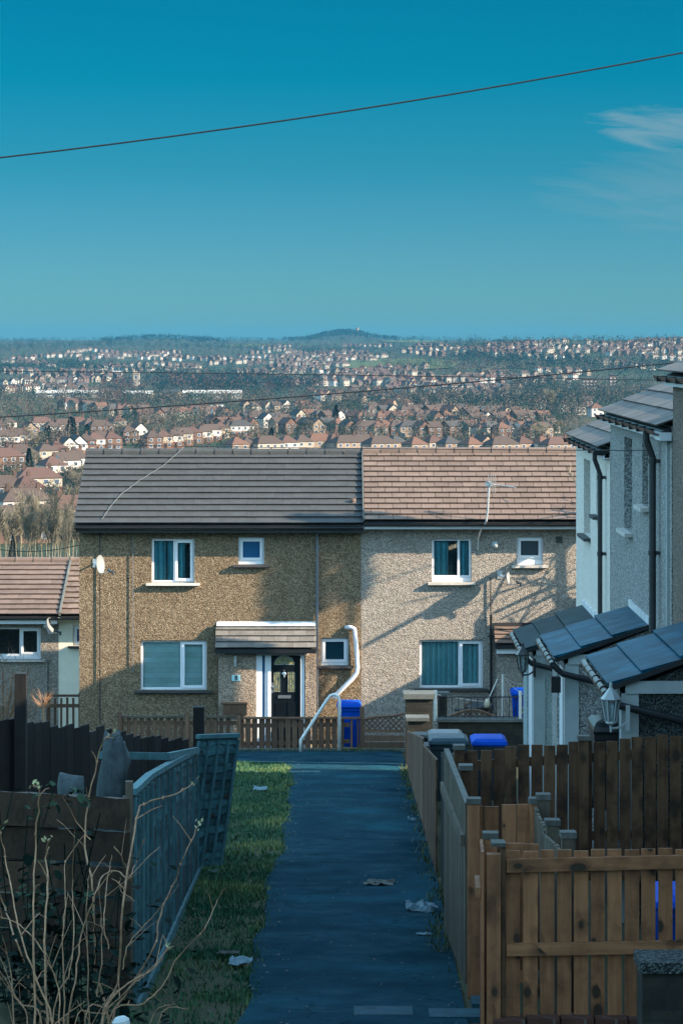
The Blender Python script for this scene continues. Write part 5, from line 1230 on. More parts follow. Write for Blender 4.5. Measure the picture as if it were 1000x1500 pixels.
row('row climbing above dark roof', [(222, 659, 'hip', 'brick', 'brown'), (237, 658, 'hip', 'cream', 'red'), (252, 656, 'hip', 'white', 'brown'), (266, 653, 'gable', 'cream', 'brown'), (281, 651, 'hip', 'brick', 'red'), (295, 649, 'hip', 'white', 'brown'), (308, 647, 'gable', 'white', 'brown'), (321, 643, 'hip', 'tan', 'red'), (335, 640, 'hip', 'cream', 'brown'), (350, 640, 'semi', 'white', 'grey')], 32, True)
row('row resting on dark ridge', [(346, 670, 'hip', 'tan', 'rust'), (363, 669, 'hip', 'tan', 'brown'), (390, 669, 'semi', 'cream', 'brown'), (419, 668, 'hip', 'white', 'red'), (441, 666, 'hip', 'cream', 'brown'), (467, 664, 'semi', 'tan', 'rust'), (488, 665, 'hip', 'tan', 'red'), (506, 668, 'semi', 'tan', 'brown'), (530, 666, 'semi', 'tan', 'brown')], 30, True)
row('row resting on buff ridge', [(556, 669, 'semi', 'tan', 'brown'), (578, 668, 'hip', 'tan', 'grey'), (607, 670, 'hip', 'tan', 'rust'), (633, 668, 'hip', 'cream', 'red'), (657, 669, 'hip', 'tan', 'grey'), (689, 670, 'hip', 'tan', 'rust'), (706, 669, 'front', 'tan', 'brown'), (733, 670, 'semi', 'tan', 'brown'), (764, 669, 'hip', 'tan', 'red'), (792, 669, 'hip', 'white', 'rust'), (815, 670, 'semi', 'tan', 'red')], 33, True)
# rows behind, drawn along lines
LINES = [('dark row above bare trees', 282, 612, 330, 617, 8), ('red row below bare wood', 330, 622, 420, 628, 9), ('upper row below retail sheds', 350, 606, 470, 603, 11), ('short row beside an evergreen', 300, 630, 372, 637, 6), ('steep row left of middle', 400, 634, 500, 637, 9),
 ('crowded row above roof join', 430, 620, 540, 623, 10), ('gable row under middle wood', 500, 640, 640, 641, 12), ('dark gables in mid valley', 520, 624, 660, 623, 13), ('highest row under middle wood', 540, 612, 680, 610, 13), ('row left of white terrace', 650, 640, 800, 643, 13), ('pale row under right wood', 690, 625, 800, 622, 10), ('row behind the pale row', 660, 612, 760, 615, 9),
 ('line below russet wood', 92, 600, 150, 606, 12), ('line right of russet wood', 160, 609, 214, 612, 8), ('hedge row at the left', 205, 622, 270, 615, 8)]
for (desc, x0, y0, x1, y1, n) in LINES:
    n = max(3, int(n * .8)); items = []
    for i in range(n):
        t = (i + .5) / n; items.append((lerp(x0, x1, t) + rng.uniform(-2, 2), lerp(y0, y1, t) + rng.uniform(-1.2, 1.2), rng.choice(['hip', 'semi', 'gable', 'front', 'gable']), rng.choice(['brick', 'brick', 'tan', 'cream', 'white']), rng.choice(['red', 'brown', 'rust', 'brown', 'grey'])))
    row(desc, items, 30 + rng.uniform(-14, 14), False, rv=10)
BR = [('bright estate row, front line', 560, 577, 720, 583, 22), ('bright estate row, rear line', 575, 571, 745, 574, 24), ('bright row beside long warehouse', 0, 577, 55, 573, 9), ('row under far left wood', 70, 577, 125, 571, 10), ('row ending at church tower', 100, 563, 160, 558, 9), ('bright row at left edge', 0, 566, 62, 560, 9), ('row near the apartment blocks', 725, 582, 745, 577, 3), ('hillside row below right skyline', 765, 516, 880, 513, 12)]
for (desc, x0, y0, x1, y1, n) in BR:
    items = []
    for i in range(n):
        t = (i + .5) / n; items.append((lerp(x0, x1, t) + rng.uniform(-2, 2), lerp(y0, y1, t) + rng.uniform(-1, 1), rng.choice(['hip', 'gable', 'front']), rng.choice(['cream', 'tan', 'white', 'brick']), rng.choice(['red', 'brown', 'grey'])))
    row(desc, items, 38 + rng.uniform(-12, 12), False, rv=10)
print('town houses', nh)
# sheds, tower, blocks
def shed(label, px0, px1, py, h, mat, dep=40, name='warehouse', cat='warehouse', rm='tw_white'):
    D = gD((px0 + px1) / 2, py); x0, x1 = X(px0, D), X(px1, D); z = H((x0 + x1) / 2, D); t = thing(name, label, cat, ((x0 + x1) / 2, D, z))
    m = MB(); m.box(x0, x1, D, D + dep, z - 3, z + h); m.build('wall', M[mat], t)
    m = MB(); m.add([(x0 - 1, D - 1, z + h), (x1 + 1, D - 1, z + h), (x1 + 1, D + dep / 2, z + h + dep * .06), (x0 - 1, D + dep / 2, z + h + dep * .06), (x1 + 1, D + dep, z + h), (x0 - 1, D + dep, z + h)], [(0, 1, 2, 3), (3, 2, 4, 5)]); m.build('roof', M[rm], t)
    n = max(2, int((x1 - x0) / 7)); 
    for i in range(0, n, 2):
        m = MB(); a = lerp(x0, x1, (i + .2) / n); m.box(a, a + 4, D - .1, D - .01, z + .3, z + h * .6); m.build('loading_door', M['twin'], t)
shed('long low white roofed warehouse at the left of the valley', 54, 150, 583, 4, 'tw_white')
shed('low pale warehouse right of the brown wood', 178, 222, 583, 3.5, 'tw_cream')
shed('white retail shed in the middle left of the valley', 268, 352, 585, 5, 'tw_white')
shed('small grey shed beside the retail shed', 236, 262, 582, 4, 'tw_tan', rm='tr_grey')
shed('pale factory roof behind the terrace at the right', 752, 800, 621, 4, 'tw_cream', 25)
shed('white hall on the far left rise', 162, 178, 551, 5, 'tw_white', 20)
shed('white roofed depot among trees at the middle left', 310, 325, 602, 3, 'tw_white', 15)
def block(label, px0, px1, py, hgt, bands):
    D = gD((px0 + px1) / 2, py); x0, x1 = X(px0, D), X(px1, D); z = H((x0 + x1) / 2, D); t = thing('apartment_block', label, 'apartment block', ((x0 + x1) / 2, D, z), 0, 'apartment blocks at the wood')
    m = MB(); m.box(x0, x1, D, D + 12, z - 3, z + hgt); m.build('wall', M['tw_brick'], t)
    m = MB(); m.box(x0 - .4, x1 + .4, D - .4, D + 12.4, z + hgt, z + hgt + .6); m.build('roof', M['tr_grey'], t)
    for k in range(bands):
        m = MB(); zz = z + 1 + k * 3
        n = max(2, int((x1 - x0) / 3.4))
        for i in range(n): a = lerp(x0, x1, (i + .2) / n); m.box(a, a + 1.9, D - .12, D - .004, zz, zz + 1.5)
        m.build('window_band', M['tframe'], t)
block('narrow red brick block at the left of the apartment blocks', 829, 836, 571, 10, 3)
block('broad red brick apartment block with white window bands at the wood', 852, 874, 571, 10, 3)
block('pale topped apartment block at the right of the apartment blocks', 892, 902, 566, 11, 3)
D = gD(200, 566); z = H(X(200, D), D); ct = thing('church_tower', 'square pale brick church tower among trees on the far left rise', 'tower', (X(200, D), D, z)); m = MB(); c = ct.location; w = 3.4
m.box(c.x - w, c.x + w, D - w, D + w, z - 3, z + 13); m.build('wall', M['tw_cream'], ct); m = MB(); m.box(c.x - w - .4, c.x + w + .4, D - w - .4, D + w + .4, z + 13, z + 14); m.add([(c.x - w, D - w, z + 14), (c.x + w, D - w, z + 14), (c.x + w, D + w, z + 14), (c.x - w, D + w, z + 14), (c.x, D, z + 17)], [(0, 1, 4), (1, 2, 4), (2, 3, 4), (3, 0, 4)]); m.build('roof', M['tw_tan'], ct)
m = MB(); m.box(c.x - .9, c.x + .9, D - w - .1, D - w - .01, z + 8, z + 11.5); m.build('belfry_opening', M['twin'], ct)
D = 9000; z = H(X(523, D), D); ft = thing('hill_tower', 'tiny stone tower standing on the wooded hill on the skyline', 'tower', (X(523, D), D, z)); m = MB(); c = ft.location; m.lathe((c.x, D, z - 3), [(6, 0), (5.2, 20), (6, 20.5), (6, 23)], 12); m.build('wall', M['tw_tan'], ft); m = MB(); m.box(c.x - 11, c.x - 5, D - 4, D + 4, z - 3, z + 6); m.build('annexe', M['tw_tan'], ft)
# fields
def field(px0, px1, py0, py1, mat, wob=.2):
    m = MB(); n, k = 16, 8; vs = []
    for j in range(k + 1):
        for i in range(n + 1):
            u, v = i / n, j / k; e = 1 - .35 * (2 * u - 1) ** 2; py = lerp(py0, py1, .5 + (v - .5) * e) + wob * math.sin(u * 9 + v * 5); px = lerp(px0, px1, u); D = gD(px, py); vs.append((X(px, D), D, H(X(px, D), D) + 1.2))
    m.add(vs, [(j * (n + 1) + i, j * (n + 1) + i + 1, (j + 1) * (n + 1) + i + 1, (j + 1) * (n + 1) + i) for j in range(k) for i in range(n)]); o = m.build('field', M[mat], smooth=True); o['kind'] = 'structure'
M['field'] = m_tile('field_grass', (.045, .065, .020), (.08, .095, .035), 0, .95, .1, .05); M['field_dry'] = m_tile('dry_field_grass', (.075, .066, .035), (.11, .09, .05), 0, .95, .1, .05)
field(503, 668, 527, 543, 'field'); field(208, 258, 538, 546, 'field'); field(700, 745, 536, 546, 'field_dry'); field(330, 420, 505, 509, 'field'); field(90, 150, 498.7, 500.3, 'field', .05); field(560, 640, 499, 502.5, 'field', .1); field(500, 520, 590, 597, 'field')

# ------------------------------------------------------------------ far houses and woods as masses
M['bare'] = m_plain('bare_twigs', (.125, .112, .082), .9, .3, .6, .05, vary=.35); M['barered'] = m_plain('russet_twigs', (.045, .030, .028), .9, .3, .6, .05, vary=.3)
M['ever'] = m_plain('dark_evergreen', (.003, .014, .015), .85, .35, .6, .1, vary=.5); M['olive'] = m_plain('olive_foliage', (.012, .026, .020), .85, .35, .6, .1, vary=.4)
M['wood_bare'] = m_plain('bare_wood_twigs', (.060, .052, .044), .9, .3, .6, .05, vary=.35)
far = MB(); protos = [house_meshes(k, w, r, False)['all'] for k, w, r in (('hip', 'brick', 'red'), ('gable', 'cream', 'brown'), ('front', 'tan', 'red'), ('semi', 'cream', 'brown'), ('hip', 'white', 'rust'), ('gable', 'brick', 'brown'))]
pm = [('brick', 'red'), ('cream', 'brown'), ('tan', 'red'), ('cream', 'brown'), ('white', 'rust'), ('brick', 'brown')]
fmats = []
for w, r in pm: fmats += [M['tw_' + w], M['tr_' + r], M['chim'], M['tframe'], M['twin']]
def far_house(px, py, rot):
    D = gD(px, py); x = X(px, D)
    if D > 8500: return
    i = rng.randrange(len(protos)); al = protos[i]; o = len(far.v); rm = Matrix.Translation((x, D, H(x, D))) @ Matrix.Rotation(R(rot), 4, 'Z') @ Matrix.Scale(rng.uniform(.9, 1.15), 4)
    far.v += [rm @ p for p in al.v]; far.f += [[a + o for a in f] for f in al.f]; far.mi += [a + 5 * i for a in al.mi]; far.rn += al.rn
BANDS = [(0, 260, 512, 533, 130), (100, 500, 518, 545, 170), (350, 520, 508, 566, 330), (500, 700, 548, 575, 70), (530, 760, 508, 523, 150), (700, 1000, 498, 522, 230), (860, 1000, 503, 517, 70), (760, 960, 525, 548, 40), (0, 130, 545, 578, 80), (420, 560, 545, 590, 130), (540, 860, 600, 640, 60), (640, 760, 560, 590, 60)]
for (a, b, c, d, n) in BANDS:
    left = int(n * .62)
    while left > 0:   # short streets
        k = rng.randrange(4, 9); px, py = rng.uniform(a, b), rng.uniform(c, d); rot = rng.uniform(10, 60); sl = rng.uniform(-.12, .12); st_ = F * 11 / gD(px, py)
        for i in range(k):
            q = px + i * st_; far_house(q, py + sl * i * st_, rot + rng.uniform(-6, 6))
        left -= k
fo = far.build('far_houses', fmats); tag(fo, 'hundreds of tiny houses spread over the far slopes of the valley', 'houses'); fo['kind'] = 'stuff'
def puff(m, x, y, z, w, h, n, size):
    # crown of small leaf-clump faces spread through its volume, denser to the outside
    for _ in range(n):
        a = rng.uniform(0, 6.283); u = rng.uniform(-1, 1); r = rng.random() ** .4; k = math.sqrt(1 - u * u)
        c = Vector((x + math.cos(a) * k * r * w, y + math.sin(a) * k * r * w, z + h * (.55 + .5 * u * r)))
        d = Vector((rng.uniform(-1, 1), rng.uniform(-1, 1), rng.uniform(-1, 1))).normalized() * size * rng.uniform(.6, 1.3); e = d.orthogonal().normalized() * size * rng.uniform(.4, .9)
        m.add([c - d * .5 - e * .4, c + d * .5 - e * .3, c + d * .2 + e * .6], [(0, 1, 2)])
def belt(pts, n, mix, h, wdt, nf=16):
    for _ in range(n):
        t = rng.random() * (len(pts) - 1); i = int(t); f = t - i; px = lerp(pts[i][0], pts[i + 1][0], f) + rng.gauss(0, 2); py = lerp(pts[i][1], pts[i + 1][1], f) + rng.gauss(0, wdt)
        D = min(8600, gD(px, py)); x = X(px, D); hh = rng.uniform(*h); puff(woods[rng.choice(mix)], x, D, H(x, D), hh * .45, hh, *((60, .9) if D < 1700 else (34, 1.25) if D < 2600 else (nf, hh * .18)))
woods = {'bare': MB(), 'ever': MB(), 'olive': MB(), 'barered': MB()}
def clear(x, D, r):
    return all((x - a) ** 2 + (D - b) ** 2 > (r + c) ** 2 for a, b, c in taken)
def wood(px0, px1, py0, py1, n, mix, h=(7, 13), nf=26, test=True):
    for _ in range(n):
        px, py = rng.uniform(px0, px1), rng.uniform(py0, py1); D = gD(px, py); x = X(px, D); hh = rng.uniform(*h); w = hh * rng.uniform(.3, .5)
        if D > 8600: D = 8600
        if test and not clear(x, D, w * .6): continue
        k = rng.choice(mix); puff(woods[k], x, D, H(x, D), w, hh, *((110, .55) if D < 1000 else (80, .70) if D < 1500 else (42, 1.0) if D < 2500 else (16, hh * .16)))
B, E, O, Rr = 'bare', 'ever', 'olive', 'barered'
wood(0, 860, 585, 662, 1150, [B, E, O, B], (4, 10)); wood(0, 120, 640, 800, 320, [B, O, E, B], (2.5, 7), 40)
wood(0, 75, 590, 618, 60, [B, B, O], (8, 13)); wood(150, 192, 566, 600, 55, [Rr, Rr, E], (10, 17)); wood(135, 262, 588, 606, 80, [B, E, Rr], (7, 12)); wood(250, 300, 600, 640, 45, [B, B, O], (8, 12)); wood(262, 360, 586, 602, 70, [B, O], (6, 11)); wood(370, 500, 580, 606, 120, [B, O, E, Rr], (6, 11))
wood(500, 760, 586, 612, 260, [B, E, O, E], (8, 14)); wood(640, 860, 585, 622, 240, [E, O, B, E], (9, 15)); wood(740, 980, 565, 605, 330, [B, E, O], (9, 15)); wood(700, 1000, 538, 568, 260, [E, B, O], (8, 13))
wood(560, 760, 535, 556, 200, [B, Rr, E, O], (9, 14)); wood(0, 500, 530, 585, 1100, [E, E, O, B], (7, 13)); wood(500, 1000, 498, 545, 1000, [E, E, B, O], (7, 12), 16); wood(0, 560, 503, 530, 950, [E, O, B], (8, 14), 16)
wood(170, 420, 552, 582, 230, [E, E, Rr], (9, 15)); wood(0, 700, 496.5, 503, 520, [E, O, E], (10, 17), 12, False)
belt([(0, 543), (90, 541), (200, 547), (330, 556), (430, 566)], 420, [E, E, O], (9, 16), 3); belt([(240, 566), (330, 572), (470, 571)], 300, [E, E, Rr], (10, 17), 4); belt([(500, 594), (620, 597), (740, 603), (850, 607)], 420, [E, E, B], (9, 16), 5)
belt([(0, 512), (170, 507), (340, 512), (500, 518)], 420, [E, O], (9, 15), 2.5); belt([(660, 527), (760, 533), (880, 541), (1000, 545)], 420, [E, E, O], (9, 15), 5); belt([(740, 575), (850, 590), (960, 588)], 460, [E, E, B], (10, 16), 8); belt([(500, 515), (640, 512), (760, 508), (1000, 506)], 260, [E, E, O], (9, 14), 3)
belt([(180, 620), (300, 625), (420, 612), (520, 606)], 150, [E, O, B], (6, 11), 4); belt([(530, 634), (680, 634), (820, 632)], 170, [E, E, O], (6, 10), 4); belt([(0, 588), (150, 590), (260, 594), (400, 592)], 260, [E, B, O], (8, 13), 3)
for _ in range(260):   # the wooded hill on the skyline and the left rise
    px = rng.gauss(505, 40); D = 9000 + rng.uniform(-900, 200); x = X(px, D); puff(woods[rng.choice([E, O, E])], x, D, H(x, D), 14, 13, 8, 7)
for _ in range(160):
    px = rng.uniform(150, 330); D = 8000 + rng.uniform(-900, 100); x = X(px, D); puff(woods[E], x, D, H(x, D), 10, rng.uniform(8, 15), 8, 5)
for _ in range(150):
    px = rng.uniform(700, 1010); D = rng.uniform(3500, 3900); x = X(px, D); puff(woods[rng.choice([E, B, O])], x, D, H(x, D), 5, rng.uniform(6, 13), 16, 2)
for k, nm, lab in ((B, 'bare_wood', 'grey brown masses of bare trees through the valley'), (E, 'evergreen_wood', 'dark evergreen masses through the valley'), (O, 'olive_wood', 'olive green hedges and shrubs through the valley'), (Rr, 'russet_wood', 'russet brown masses of bare trees by the sheds')):
    o = woods[k].build(nm, M['wood_bare' if k == B else k]); tag(o, lab, 'trees'); o['kind'] = 'stuff'

# ------------------------------------------------------------------ single trees
def bare_tree_mesh(seed, h, spread, up, ntw, tw_l, th=1.0):
    r = random.Random(seed); tr, cr = MB(), MB(); ends = []
    def grow(p, d, L, rad, lev):
        n = 4; pts = [p]; q = p
        for i in range(n):
            d = (d + Vector((r.uniform(-1, 1), r.uniform(-1, 1), r.uniform(-.3, .8))) * .16 * (1 if lev else .5) + Vector((0, 0, up * .12))).normalized(); q = q + d * L / n; pts.append(q)
        tr.tube(pts, [lerp(rad, rad * .5, i / n) for i in range(n + 1)], 5 if lev < 2 else 3, cap=False)
        if lev >= 3: ends.append((pts, rad)); return
        ends.append((pts[2:], rad))
        for i in range((5, 4, 3)[lev]):
            k = r.randrange(1, n + 1) if lev else r.choice([2, 3, 3, 4, 4]); a = r.uniform(0, 6.28); o = Vector((math.cos(a), math.sin(a), 0))
            nd = (d * .75 + o * spread * r.uniform(.5, 1.1) + Vector((0, 0, up * .4))).normalized(); grow(pts[k], nd, L * r.uniform(.55, .78), rad * .5, lev + 1)
    grow(Vector((0, 0, -.5)), Vector((0, 0, 1)), h * .42, h * .018 * th, 0)
    for _ in range(ntw):
        pts, rad = r.choice(ends); k = r.randrange(len(pts)); p = pts[k]; d = Vector((r.uniform(-1, 1), r.uniform(-1, 1), r.uniform(-.3, 1.2) + up)).normalized() * tw_l * r.uniform(.5, 1.2)
        w = h * .0034; s = d.orthogonal().normalized() * w
        cr.add([p - s, p + s, p + d], [(0, 1, 2)])
        for _ in range(2):
            m_ = p + d * r.uniform(.3, .8); e = (d.normalized() + Vector((r.uniform(-1, 1), r.uniform(-1, 1), r.uniform(-.5, 1))) * .7).normalized() * tw_l * .5; s2 = e.orthogonal().normalized() * w * .8; cr.add([m_ - s2, m_ + s2, m_ + e], [(0, 1, 2)])
    return tr, cr
BT = []
for sd, h, sp, up, nt, tl in ((3, 11, .9, .25, 440, 1.6), (5, 12, .7, .5, 460, 1.5), (9, 13, .3, 1.0, 420, 1.8), (11, 14, .25, 1.1, 420, 1.7)):
    a, b = bare_tree_mesh(sd, h, sp, up, nt, tl); BT.append((h, a.mesh('trunk', M['bare']), b.mesh('crown', M['bare'])))
CT = []
for sd, h, w in ((1, 9, 2.0), (2, 7, 2.6)):
    c = MB(); t = MB(); t.tube([(0, 0, -.5), (0, 0, h * .9)], [.2, .04], 6)
    for _ in range(1100):
        u = rng.random() ** .8; rr = w * (1 - u) * (.25 + .75 * math.sqrt(rng.random())) + .1; a = rng.uniform(0, 6.28); q = Vector((rr * math.cos(a), rr * math.sin(a), .6 + u * h)); d = Vector((math.cos(a), math.sin(a), -.3)) * .5; e = d.orthogonal().normalized() * .22; c.add([q - e, q + e, q + d], [(0, 1, 2)])
    CT.append((h, t.mesh('trunk', M['bark']), c.mesh('crown', M['ever'])))
def tree(px, py, kind, v, hgt, label, group):
    D = gD(px, py); x = X(px, D); h, a, b = (BT if kind == 'bare_tree' else CT)[v]; s = hgt / h
    t = thing(kind, label, 'tree', (x, D, H(x, D)), rng.uniform(0, 6.28), group); t.scale = (s, s, s); link('trunk', a, t); link('crown', b, t)
for i in range(26):
    px = 2 + i * 4.6 + rng.uniform(-2, 2); tree(px, rng.uniform(812, 836), 'bare_tree', rng.choice([2, 3, 1]), rng.uniform(7, 11.0), f'bare slender tree, {ORD[i]} from the left in the line behind the low house', 'bare trees behind the low house')
for i in range(10):
    px = 46 + i * 7 + rng.uniform(-3, 3); tree(px, rng.uniform(770, 800), 'bare_tree', rng.choice([0, 1]), rng.uniform(7, 11), f'bare rounded tree, {ORD[i]} from the left on the slope below the brick houses', 'bare trees on the slope')
for i, (px, py, h) in enumerate(((44, 655, 10), (50, 690, 9), (52, 672, 11), (38, 640, 9), (170, 655, 9), (178, 645, 10), (222, 650, 10), (238, 640, 12), (246, 652, 9), (214, 635, 10), (258, 634, 11), (275, 630, 10), (372, 648, 9), (455, 640, 9), (480, 632, 9), (560, 650, 9), (788, 655, 12), (796, 646, 11), (806, 612, 20), (815, 640, 10), (830, 652, 9), (110, 720, 8), (118, 708, 8), (20, 640, 8), (105, 612, 9), (118, 618, 8), (640, 640, 8), (700, 652, 8))):
    tree(px, py, 'bare_tree', rng.choice([0, 1, 0]), h, f'bare grey brown tree, {ORD[i]} of the lone trees among the houses', 'lone bare trees among the houses')
for i, (px, py, h) in enumerate(((43, 702, 9), (104, 646, 10), (108, 642, 9), (68, 652, 7), (72, 648, 7), (88, 653, 6), (20, 822, 4), (398, 652, 7), (492, 625, 11), (52, 634, 7), (300, 640, 7), (585, 640, 7), (96, 650, 6), (128, 642, 6))):
    tree(px, py, 'conifer', i % 2, h, f'dark green conifer, {ORD[i]} of the evergreens among the valley houses', 'conifers among the valley houses')
# bare trees beside the white house whose branches throw streaks on its wall (out of sight behind the terrace)
ta_, tb_ = bare_tree_mesh(21, 11, .9, .3, 60, 1.2, .8); hidden_tree = (ta_.mesh('trunk', M['bare']), tb_.mesh('crown', M['bare']))
for (x, y, s, rz) in ((7.4, 62.5, .42, 1.0),):
    a, b = hidden_tree; t = thing('bare_tree', 'bare garden tree hidden behind the white terrace house', 'tree', (x, y, -9.4 if s > .5 else -9.3), rz); t.scale = (s * 1.5,) * 3; link('trunk', a, t); link('crown', b, t)
ev = thing('evergreen_tree', 'clumped evergreen out of sight behind the white terrace house, shading the brown wall', 'tree', (10.0, 60.0, -9.3))
m = MB(); m.tube([(10.0, 60.0, -9.5), (10.0, 60.0, -3), (10.0, 59.9, .8)], [.09, .06, .03], 6); m.tube([(10.0, 60.0, -3.2), (10.0, 60.3, -1.5), (10.0, 60.3, .3)], [.05, .04, .02], 5); m.build('trunk', M['bark'], ev); m = MB()
for (cy, ry, z0, z1, n_) in ((59.87, .18, -.84, 1.5, 1700), (60.31, .08, -1.0, .9, 700)):
    for _ in range(n_):
        q = Vector((10.0 + rng.uniform(-.35, .35), cy + rng.uniform(-ry, ry), rng.uniform(z0, z1))); dd = Vector((rng.uniform(-1, 1), rng.uniform(-1, 1), rng.uniform(-1, 1))).normalized() * .14; ee = dd.orthogonal().normalized() * .09; m.add([q - dd * .5, q + ee, q + dd * .5], [(0, 1, 2)])
m.build('crown', M['ever'], ev)
pt_ = thing('bare_tree', 'unseen limbs added to streak the pale wall with shade, behind the white terrace house', 'tree', (7.5, 62.7, -9.3))
m = MB(); m.tube([(7.5, 62.75, -9.6), (7.52, 62.72, -6), (7.5, 62.7, -2.6)], [.06, .05, .04], 8); m.build("trunk", M["bark"], pt_)
for (p, q, r0, r1) in (((7.5, 62.7, -3.36), (7.5, 61.2, -3.54), .075, .045), ((7.5, 62.7, -3.1), (7.5, 61.15, -2.1), .022, .010), ((7.5, 62.72, -4.40), (7.5, 62.2, -4.30), .055, .035), ((7.5, 62.72, -4.62), (7.5, 62.25, -4.52), .045, .02), ((7.5, 62.7, -2.9), (7.5, 62.0, -2.55), .03, .012), ((7.5, 62.0, -3.45), (7.5, 61.5, -3.0), .02, .01)):  # limbs placed and sloped to throw streaks of shade on the pale wall
    m = MB(); p, q = Vector(p), Vector(q); k = (p + q) / 2 + Vector((.03, 0, .03)); m.tube([p, k, q], [r0, (r0 + r1) / 2, r1], 8); m.build('limb', M['bark'], pt_)
# small things by the low house
sh = thing('bare_shrub', 'small bare tan shrub in front of the low grey house', 'shrub', (X(14, 70.5), 70.5, H(0, 70.5))); m = MB()
for _ in range(380):
    a = Vector((X(8, 70) + rng.gauss(0, .45), 69.5 + rng.uniform(-.3, .3), -9.9 + abs(rng.gauss(0, .75)))); d = Vector((rng.uniform(-.5, .5), rng.uniform(-.3, .3), rng.uniform(.2, .7))); s = d.orthogonal().normalized() * .008; m.add([a - s, a + s, a + d], [(0, 1, 2)])
m.build('twigs', M['stem'], sh); m = MB()
for _ in range(7): m.tube([(X(12, 70) + rng.uniform(-.1, .1), 69.6, -10.4), (X(8, 70) + rng.gauss(0, .35), 69.6, -8.6 + rng.uniform(-.3, .4))], .02, 5)
m.build('stems', M['stem'], sh)
sh = thing('bare_shrub', 'tiny dry twiggy plant above the black fence near the cream house', 'shrub', (X(64, 45), 45, H(-5, 45))); m = MB()
for _ in range(60):
    a = P(64 + rng.gauss(0, 2), 1032 + rng.uniform(-2, 8), 45); d = Vector((rng.uniform(-.25, .25), rng.uniform(-.1, .1), rng.uniform(.1, .3))); s = d.orthogonal().normalized() * .006; m.add([a - s, a + s, a + d], [(0, 1, 2)])
m.build('twigs', M['stem'], sh); m = MB(); m.tube([(X(64, 45), 45, H(-5, 45)), P(64, 1030, 45)], .02, 5); m.build('stem', M['stem'], sh)

# ------------------------------------------------------------------ air, sky, sun, camera
hz_ = MB(); hz_.box(-9000, 9000, -400, 13500, -56, 60); ho = hz_.build('haze', []); ho['kind'] = 'stuff'; tag(ho, 'thin blue air haze over the valley', 'haze')
hm = bpy.data.materials.new('haze_air'); hm.use_nodes = True; nt = hm.node_tree; nt.nodes.remove(nt.nodes['Principled BSDF']); pv = nt.nodes.new('ShaderNodeVolumePrincipled')
pv.inputs['Color'].default_value = (.04, .21, .36, 1); pv.inputs['Density'].default_value = HAZE; pv.inputs['Anisotropy'].default_value = 0.0
nt.links.new(pv.outputs[0], nt.nodes['Material Output'].inputs['Volume']); ho.data.materials.append(hm)

LD = Vector((-.55, .18, -.28)).normalized()      # the way the sunlight travels
sun = bpy.data.lights.new('sun', 'SUN'); sun.energy = SUN; sun.angle = R(.53); sun.color = (1.0, .80, .60)
so = bpy.data.objects.new('sun', sun); COL.objects.link(so); so.rotation_euler = LD.to_track_quat('-Z', 'Y').to_euler(); so.location = (60, -20, 40)
w = bpy.data.worlds.new('World'); scene.world = w; w.use_nodes = True; nt = w.node_tree; bg = nt.nodes['Background']
sky = nt.nodes.new('ShaderNodeTexSky'); sky.sky_type = 'NISHITA'; sky.sun_disc = False; sky.sun_elevation = math.asin(-LD.z); sky.sun_rotation = math.atan2(-LD.x, -LD.y); sky.air_density = 1.0; sky.dust_density = .3; sky.ozone_density = 1.6
def wn(ty, **k):
    x = nt.nodes.new(ty)
    for a, b in k.items(): setattr(x, a, b)
    return x
def wm_(op, a, b=0.0, c=None, clamp=False):
    x = wn('ShaderNodeMath', operation=op, use_clamp=clamp)
    for i, q in enumerate((a, b, c)):
        if q is None: continue
        if isinstance(q, (int, float)): x.inputs[i].default_value = q
        else: nt.links.new(q, x.inputs[i])
    return x.outputs[0]
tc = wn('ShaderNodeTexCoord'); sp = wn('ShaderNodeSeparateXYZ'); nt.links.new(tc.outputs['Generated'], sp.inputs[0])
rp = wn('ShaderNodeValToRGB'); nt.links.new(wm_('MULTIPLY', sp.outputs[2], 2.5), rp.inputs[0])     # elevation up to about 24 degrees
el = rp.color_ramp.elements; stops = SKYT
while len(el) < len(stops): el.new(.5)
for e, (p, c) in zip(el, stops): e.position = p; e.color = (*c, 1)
mul = wn('ShaderNodeMix', data_type='RGBA', blend_type='MULTIPLY'); mul.inputs[0].default_value = 1; nt.links.new(sky.outputs[0], mul.inputs[6]); nt.links.new(rp.outputs[0], mul.inputs[7])
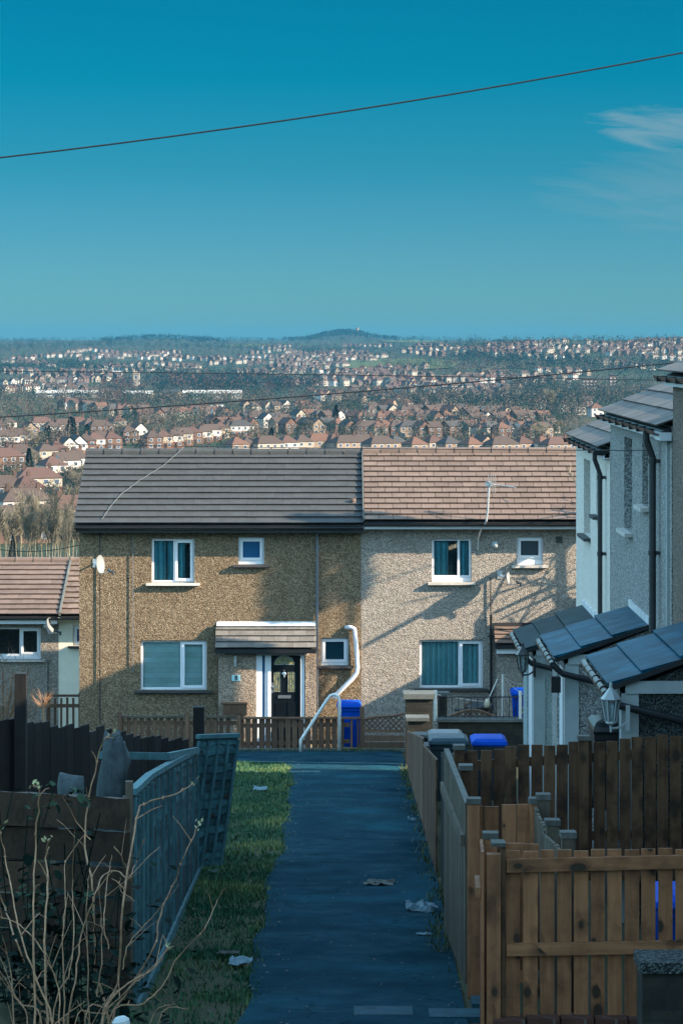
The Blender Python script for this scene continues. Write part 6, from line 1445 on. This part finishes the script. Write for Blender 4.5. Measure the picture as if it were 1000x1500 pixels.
# thin clouds low in the sky to the right
u = wm_('DIVIDE', sp.outputs[0], wm_('MAXIMUM', sp.outputs[1], .01)); v = wm_('DIVIDE', sp.outputs[2], wm_('MAXIMUM', sp.outputs[1], .01))
cb = wn('ShaderNodeCombineXYZ'); nt.links.new(wm_('MULTIPLY', u, 26), cb.inputs[0]); nt.links.new(wm_('MULTIPLY', wm_('ADD', v, wm_('MULTIPLY', u, .12)), 150), cb.inputs[1])
nz = wn('ShaderNodeTexNoise'); nz.inputs['Scale'].default_value = 1.0; nz.inputs['Detail'].default_value = 7; nz.inputs['Roughness'].default_value = .55; nz.inputs['Distortion'].default_value = 1.1; nt.links.new(cb.outputs[0], nz.inputs['Vector'])
def blob(cu, cv, ru, rv):
    a = wm_('DIVIDE', wm_('SUBTRACT', u, cu), ru); b = wm_('DIVIDE', wm_('SUBTRACT', v, cv), rv)
    return wm_('SUBTRACT', 1.0, wm_('ADD', wm_('MULTIPLY', a, a), wm_('MULTIPLY', b, b)), None, True)
def cloud(cu, cv, ru, rv, th, k): return wm_('MULTIPLY', wm_('MULTIPLY', wm_('ADD', wm_('SUBTRACT', nz.outputs['Fac'], .5), wm_('MULTIPLY_ADD', blob(cu, cv, ru, rv), .6, -th)), k), wm_('MULTIPLY', blob(cu, cv, ru * 1.1, rv * 1.1), 2.2, None, True), None, True)
cl = wm_('ADD', wm_('MULTIPLY', cloud(.130, .0785, .052, .0105, .22, 3.4), .66), wm_('MULTIPLY', cloud(.128, .055, .066, .019, .16, 2.2), .36))
cm = wn('ShaderNodeMix', data_type='RGBA'); nt.links.new(cl, cm.inputs[0]); nt.links.new(mul.outputs[2], cm.inputs[6]); cm.inputs[7].default_value = CLOUD
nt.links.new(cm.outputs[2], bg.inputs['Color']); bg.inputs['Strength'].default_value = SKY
cam = bpy.data.cameras.new('camera'); cam.sensor_width = 36; cam.sensor_fit = 'AUTO'; cam.lens = F / 1500 * 36; cam.shift_y = -250 / 1500; cam.clip_start = .5; cam.clip_end = 30000
co_ = bpy.data.objects.new('camera', cam); COL.objects.link(co_); co_.location = (0, 0, 0); co_.rotation_euler = (R(90), 0, 0); scene.camera = co_
scene.render.engine = 'CYCLES'; scene.render.resolution_x = 682; scene.render.resolution_y = 1024
scene.view_settings.view_transform = 'Standard'; scene.view_settings.look = 'None'; scene.view_settings.exposure = EXPO; scene.view_settings.gamma = 1
